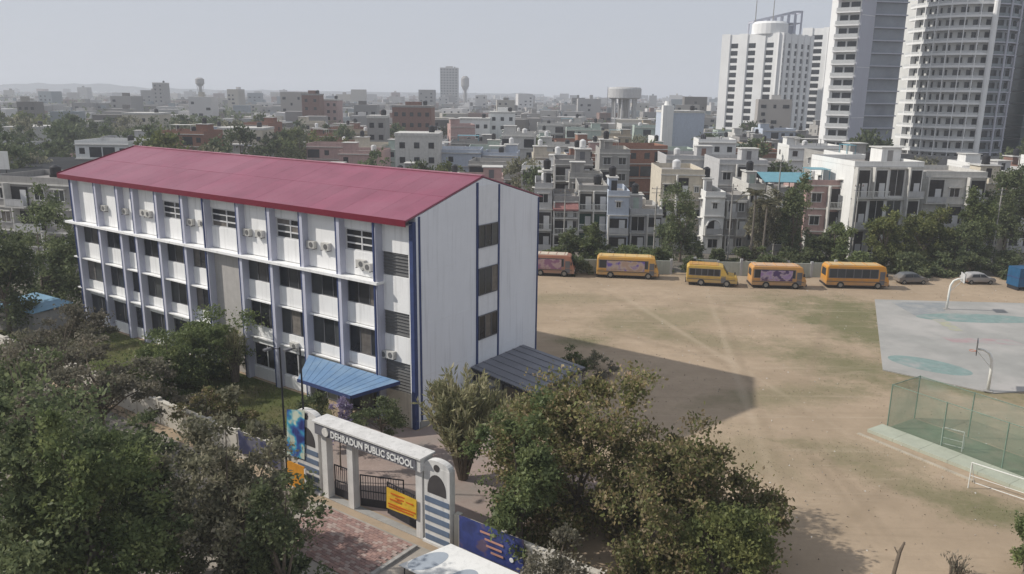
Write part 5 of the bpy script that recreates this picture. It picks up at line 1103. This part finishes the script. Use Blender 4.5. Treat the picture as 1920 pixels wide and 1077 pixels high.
# glazed link between the wings
gL = uB*LB; link_pts = [gL+Vector((0,1.5,0)),gL+Vector((9.5,3.0,0)),gL+Vector((9.5,12,0)),gL+Vector((0,12,0))]
part('glazed_link', prism_pts(link_pts,-.02,HT-3), tg, T3)
fl = MB().bar(link_pts[0]+Vector((.1,-.5,0)),link_pts[1]+Vector((0,-.5,0)),1.0,.3).mesh('link_slab', tl)
for f_ in range(1, NF-1): link('link_slab', fl, T3, (0,0,f_*FH))
# curved wing
cpx = at(1772,285,236); CB = Vector((cpx.x-K3.x, cpx.y-K3.y, 0)); RB = 14.5
def arc(r, a0, a1, n=14): return [CB+Vector((r*math.cos(a0+(a1-a0)*i/n), r*math.sin(a0+(a1-a0)*i/n), 0)) for i in range(n+1)]
A0, A1, A2 = R(172), R(272), R(352)
part('glass_wall', prism_pts(arc(RB-1.6,A1,A2,12)+[CB+Vector((RB-1.6,10,0)),CB+Vector((.2,10,0)),CB+Vector((.2,0,0))],-.02,HT), tg, T3)
part('curved_wall', prism_pts(arc(RB-1.6,A0,A1,18)+[CB+Vector((.19,0,0)),CB+Vector((.19,10,0)),CB+Vector((-RB+1.6,10,0))],-.02,HT), mat('tower_cream_wall', (.60,.60,.58), var=.1, scale=.3, streak=.2), T3)
def ring_slab(a0, a1, r0, r1, h_, n, name, mt):
    o_, i_ = arc(r1,a0,a1,n), arc(r0,a0,a1,n); mb = MB()
    for k in range(n):
        q = [i_[k],o_[k],o_[k+1],i_[k+1]]; mb.prism([(p.x,p.y) for p in q][::1],0,h_)
    return mb.mesh(name, mt)
sB = ring_slab(A0,A1-.02,RB-1.55,RB,.55,14,'balcony',tw); rB = ring_slab(A0,A1-.02,RB-.14,RB-.06,.75,14,'railing',bpy.data.materials['pale_railing_panel'])
sC = ring_slab(A1+.03,A2,RB-1.55,RB-.3,.3,10,'balcony',tl); rC = ring_slab(A1+.03,A2,RB-.42,RB-.36,.8,10,'railing',mat('glass_railing', (.16,.19,.21), rough=.2, spec=.6))
wB = MB().box(-.95,.95,-.1,.1,0,2.25).mesh('window', MW['glass']); finB = MB().box(-.12,.12,-.75,.75,0,FH-.42).mesh('divider', tw)
for f_ in range(1, NF):
    z = f_*FH; s_ = link('balcony', sB, T3, (0,0,z)); link('railing', rB, s_, (0,0,.42)); s_ = link('balcony', sC, T3, (0,0,z)); link('railing', rC, s_, (0,0,.3))
    for k in range(12):
        a_ = A0+.09+(A2-A0-.12)*(k+.5)/12; p = CB+Vector(((RB-1.58)*math.cos(a_),(RB-1.58)*math.sin(a_),0)); link('window', wB, T3, (p.x,p.y,z+.45), (0,0,a_+R(90)))
    for k in range(1,7):
        a_ = A0+(A1-A0)*k/7; p = CB+Vector(((RB-.78)*math.cos(a_),(RB-.78)*math.sin(a_),0)); link('divider', finB, T3, (p.x,p.y,z+.42), (0,0,a_+R(90)))
pp = CB+Vector(((RB+.1)*math.cos(A1),(RB+.1)*math.sin(A1),0)); part('white_pier', MB().tube((pp.x,pp.y,9),(pp.x,pp.y,HT),.75,n=10), tw, T3)
for a_ in (A1+.35,A1+.72,A2): p = CB+Vector(((RB-.2)*math.cos(a_),(RB-.2)*math.sin(a_),0)); part('slim_pier', MB().tube((p.x,p.y,9),(p.x,p.y,HT),.28,n=8), tl, T3)
part('podium', prism_pts(arc(RB+2.5,R(185),R(355),16)+[CB+Vector((RB+2.5,8,0)),CB+Vector((-RB-2.5,8,0))],-.02,8.8), MW['greyplaster'], T3)
K4 = at(1908,285,232); K4.z = 0
T4 = thing('office_tower','dark teal glass block cut by the right picture edge','tower',K4); OBST.append((K4.x+12,K4.y+10,18))
part('glass_wall', MB().box(0,24,0,22,-.02,70), mat('teal_glass', (.03,.06,.065), rough=.2, var=.3, scale=.1, spec=.6), T4)
for f_ in range(1,21): part('spandrel', MB().box(-.1,24.1,-.12,-.002,f_*3.3,f_*3.3+.3).box(-.12,-.002,-.1,22,f_*3.3,f_*3.3+.3), MW['darkframe'], T4)

# ------------------------------------------------------------------ the city behind
cr_ = random.Random(21)
PAL = ['white','cream','greyplaster','midgrey','brick','pink','slab','concrete','paleblue','palegreen','ochre','rawbrick','greyplaster','concrete']
ROWN = {}
def clear(x, y, r): return all((x-a)**2+(y-b)**2 > (r*.75+q)**2 for a, b, q in OBST)
TREESPOTS = []
rows = []; Y = 136.0; ri = 0
while Y < 345:
    rows.append(Y); Y += 17 if ri % 2 else 22; ri += 1
count = 0
for ri, Y in enumerate(rows):
    half = Y*.66+14; x = -half; placed = []
    while x < half:
        w_ = cr_.uniform(7.5,13); d = cr_.uniform(9,13); cx_ = x+w_/2; yy = Y+cr_.uniform(-2.5,2.5)
        left = pj((cx_,yy,8))[0] < 560
        p_house = .36 if left else .86
        if ri == 0 and cx_ > -5: p_house = 0
        if cr_.random() < p_house and clear(cx_,yy+d/2,max(w_,d)*.5): placed.append((cx_,yy,w_,d))
        elif cr_.random() < (.97 if left else .7) and clear(cx_,yy,3):
            TREESPOTS.append((cx_,yy+3,ri))
            if left and cr_.random() < .35: TREESPOTS.append((cx_+4,yy-5,ri))
        x += w_+cr_.choice([.3,.3,1.5,4.0])
    placed.sort(key=lambda q: pj((q[0],q[1],8))[0])
    for k, (cx_,yy,w_,d) in enumerate(placed):
        if count >= 262: break
        wm = cr_.choice(PAL); fl_ = cr_.choice([2,2,3,3,3,4]) if Y > 150 else cr_.choice([2,3,3]); fh = cr_.uniform(2.9,3.3)
        lab = '%s %s-storey house, %s from left in the %s town row' % (HN[wm], {2:'two',3:'three',4:'four'}[fl_], ordinal(k+1), ordinal(ri+1))
        house(lab,(cx_,yy,0),-.05+cr_.uniform(-.08,.08)+(.25 if cr_.random() < .1 else 0),w_,d,fl_,fh,wm,cr_,2 if Y < 175 else 1,group='flat-roofed town houses',sides='L' if cx_ > 0 else 'LR'); count += 1
# distant roofs, too many and too hazy to tell apart
def in_view(x, y): u_ = pj((x,y,6)); return -60 < u_[0] < 1980
far = MB(); fw = MB(); n = 0
def rbox(mb, cx_, cy_, w_, d, h_, a):
    c, s = math.cos(a), math.sin(a); P = [(cx_+x*c-y*s, cy_+x*s+y*c) for x, y in ((-w_/2,-d/2),(w_/2,-d/2),(w_/2,d/2),(-w_/2,d/2))]
    mb.prism(P, -.02, h_); return P
Y = rows[-1]+14
while Y < 3600:
    half = Y*.67+20; st = 11+Y*.006; x = -half
    while x < half:
        w_ = cr_.uniform(8,15)*(1+Y/5000); yy = Y+cr_.uniform(-8,8); leftv = pj((x,yy,6))[0] < 480
        if cr_.random() < (.42 if leftv else .78) and clear(x,yy,8):
            h_ = cr_.choice([5,6.5,7,9,10,10,12,13])*(1.0)+cr_.uniform(0,1.5)+(cr_.uniform(4,14) if cr_.random() < .05 else 0); a = cr_.uniform(-.3,.3); d = cr_.uniform(8,13)
            P = rbox(far,x,yy,w_,d,h_,a)
            if cr_.random() < .55: rbox(far,x+cr_.uniform(-2,2),yy+cr_.uniform(-2,2),cr_.uniform(2,4),cr_.uniform(2,4),h_+cr_.uniform(1.5,2.8),a)
            if Y < 900:
                for z in range(1, int(h_/3.2)+1):
                    for k in range(3):
                        if cr_.random() < .6:
                            u_ = (k+.5)/3; e = Vector((P[1][0]-P[0][0],P[1][1]-P[0][1],0)); c = Vector((P[0][0],P[0][1],0))+e*u_; e.normalize(); nr = Vector((e.y,-e.x,0)); fw.obox((c.x,c.y,z*3.1-1.3),e*cr_.uniform(.5,1.3),nr*.05,Vector((0,0,.7)))
        elif cr_.random() < (.9 if leftv else .6): TREESPOTS.append((x,yy,99))
        x += w_+cr_.choice([.5,2,5])
    Y += st*cr_.uniform(1.1,1.7)
o = link('distant_houses', far.mesh('distant_houses', islandmat('distant_plaster', [(.50,.49,.47),(.26,.25,.24),(.36,.34,.30),(.15,.14,.13),(.40,.39,.38),(.22,.15,.13),(.56,.55,.54),(.28,.275,.27),(.22,.25,.27),(.34,.32,.30)]))); o['kind'] = 'stuff'; o['label'] = 'hazy mass of small flat-roofed houses stretching to the horizon'; o['category'] = 'houses'
o = link('distant_windows', fw.mesh('distant_windows', MW['glass'])); o['kind'] = 'stuff'; o['label'] = 'tiny dark windows of the distant houses'; o['category'] = 'windows'
# town trees: individual copies near, one mass far
protos = []
for i, lm in enumerate(['dark','mid','olive','dark','bright']):
    V, cc = crown(200+i, 1500, 45, .16, clump_r=.17, flat=.85); V[:,2] += 1.15
    protos.append((qmesh('crown', V, LM[lm]), trunk_mesh(cc, -.25, .09, i, 5, (1,1,.85), 1.15).mesh('trunk', MW['wood'])))
KN = ['dense dark green','mid green','dusty olive','broad dark','yellow-green']
near = [q for q in TREESPOTS if q[2] != 99]; byrow = {}
for q in near: byrow.setdefault(q[2], []).append(q)
for r_, qs in sorted(byrow.items()):
    qs.sort(key=lambda q: pj((q[0],q[1],6))[0])
    for k, (x, y, _) in enumerate(qs):
        i = cr_.choice([0,0,1,2,3,3,0,4] if cr_.random() < .5 else [0,3,0,2]); s = cr_.uniform(3.4,6.0)
        t = thing('town_tree','%s tree among houses, %s from left in the %s tree band' % (KN[i],ordinal(k+1),ordinal(r_+1)),'tree',(x,y,.22*s),cr_.uniform(0,6.28),'trees among the town houses',(s,s,s*cr_.uniform(.9,1.3)))
        link('crown', protos[i][0], t); link('trunk', protos[i][1], t)
extra = [(975,300,165,4.6,2),(1010,318,150,3.2,0),(1175,275,205,5.0,0),(1208,270,190,5.5,3),(1235,300,180,4.5,0),(622,255,240,4.5,4),(590,262,250,4.2,4),(655,238,270,4.5,0),(520,250,255,5.5,0),(555,258,245,4.8,3),(345,238,270,5.5,2),(310,248,262,5.0,0),(378,250,255,4.6,3),(1450,262,300,7,0),(1500,255,290,6,3),(1380,262,300,6,2),(130,240,230,6,0),(60,262,205,6,0),(95,268,200,6,3),(25,280,190,6,0),(190,262,215,5,2),(235,275,200,4.6,4),(705,285,175,4.6,3),(780,305,160,3.6,0)]
for k, (px_, py_, Yt, s, i) in enumerate(extra):
    a = at(px_,py_,Yt); hgt = a.z; t = thing('town_tree','%s tree standing beyond the school roof line, %s in the list from left' % (KN[i],ordinal(sorted(e[0] for e in extra).index(px_)+1)),'tree',(a.x,Yt,0),k*1.3,'tall trees behind the school roof',(s,s,max(1.5,hgt/2.05)))
    t['label'] = '%s tall tree rising behind the school, %s from left' % (KN[i], ordinal(sorted(e[0] for e in extra).index(px_)+1))
    link('crown', protos[i][0], t); link('trunk', protos[i][1], t)
fs = [q for q in TREESPOTS if q[2] == 99]; rs_ = np.random.RandomState(77); PP_ = []; 
for (x, y, _) in fs:
    nn_ = 90 if y < 800 else 40; s = rs_.uniform(3,5.5)
    c = np.array([x,y,5.5+rs_.uniform(-1,2)]); PP_.append(c+rs_.normal(size=(nn_,3))*np.array([s*.75,s*.6,2.2]))
PP_ = np.concatenate(PP_); PP_[:,2] = np.maximum(PP_[:,2],.3); V = leaf_quads(PP_, rs_.normal(size=PP_.shape), 2.2, rs_, .8)
o = link('distant_trees', qmesh('distant_trees', V, LM['dark'])); o['kind'] = 'stuff'; o['label'] = 'hazy tree cover between the distant houses'; o['category'] = 'trees'
# low hills at the far left horizon
mb = MB(); N_ = 60
for i in range(N_+1):
    px_ = -300+i*22; b_ = at(px_,170,3300); top = 24+max(2, 20*math.exp(-((px_-130)/150)**2)+3*math.sin(i*.9)+3*math.sin(i*2.3)+1)
    mb.v += [(b_.x,3300,-.02),(b_.x,3300,top),(b_.x,3900,-.02)]
for i in range(N_): a = i*3; mb.f += [(a,a+3,a+4,a+1),(a+1,a+4,a+5,a+2)]; mb.m += [0,0]
struct('hills', mb, mat('wooded_hill', (.06,.07,.045), var=.3, scale=.02))

# ------------------------------------------------------------------ haze
hz = bpy.data.materials.new('haze'); hz.use_nodes = True; n = hz.node_tree.nodes; n.remove(n['Principled BSDF'])
pv = n.new('ShaderNodeVolumePrincipled'); pv.inputs['Color'].default_value = (.84,.885,.96,1); pv.inputs['Density'].default_value = .00042; pv.inputs['Anisotropy'].default_value = .1
hz.node_tree.links.new(pv.outputs[0], n['Material Output'].inputs['Volume'])
o = link('haze', MB().box(-4600,4600,-560,6600,-1.1,125).mesh('haze', hz)); o['kind'] = 'stuff'; o['label'] = 'pale grey haze over the town'; o['category'] = 'haze'
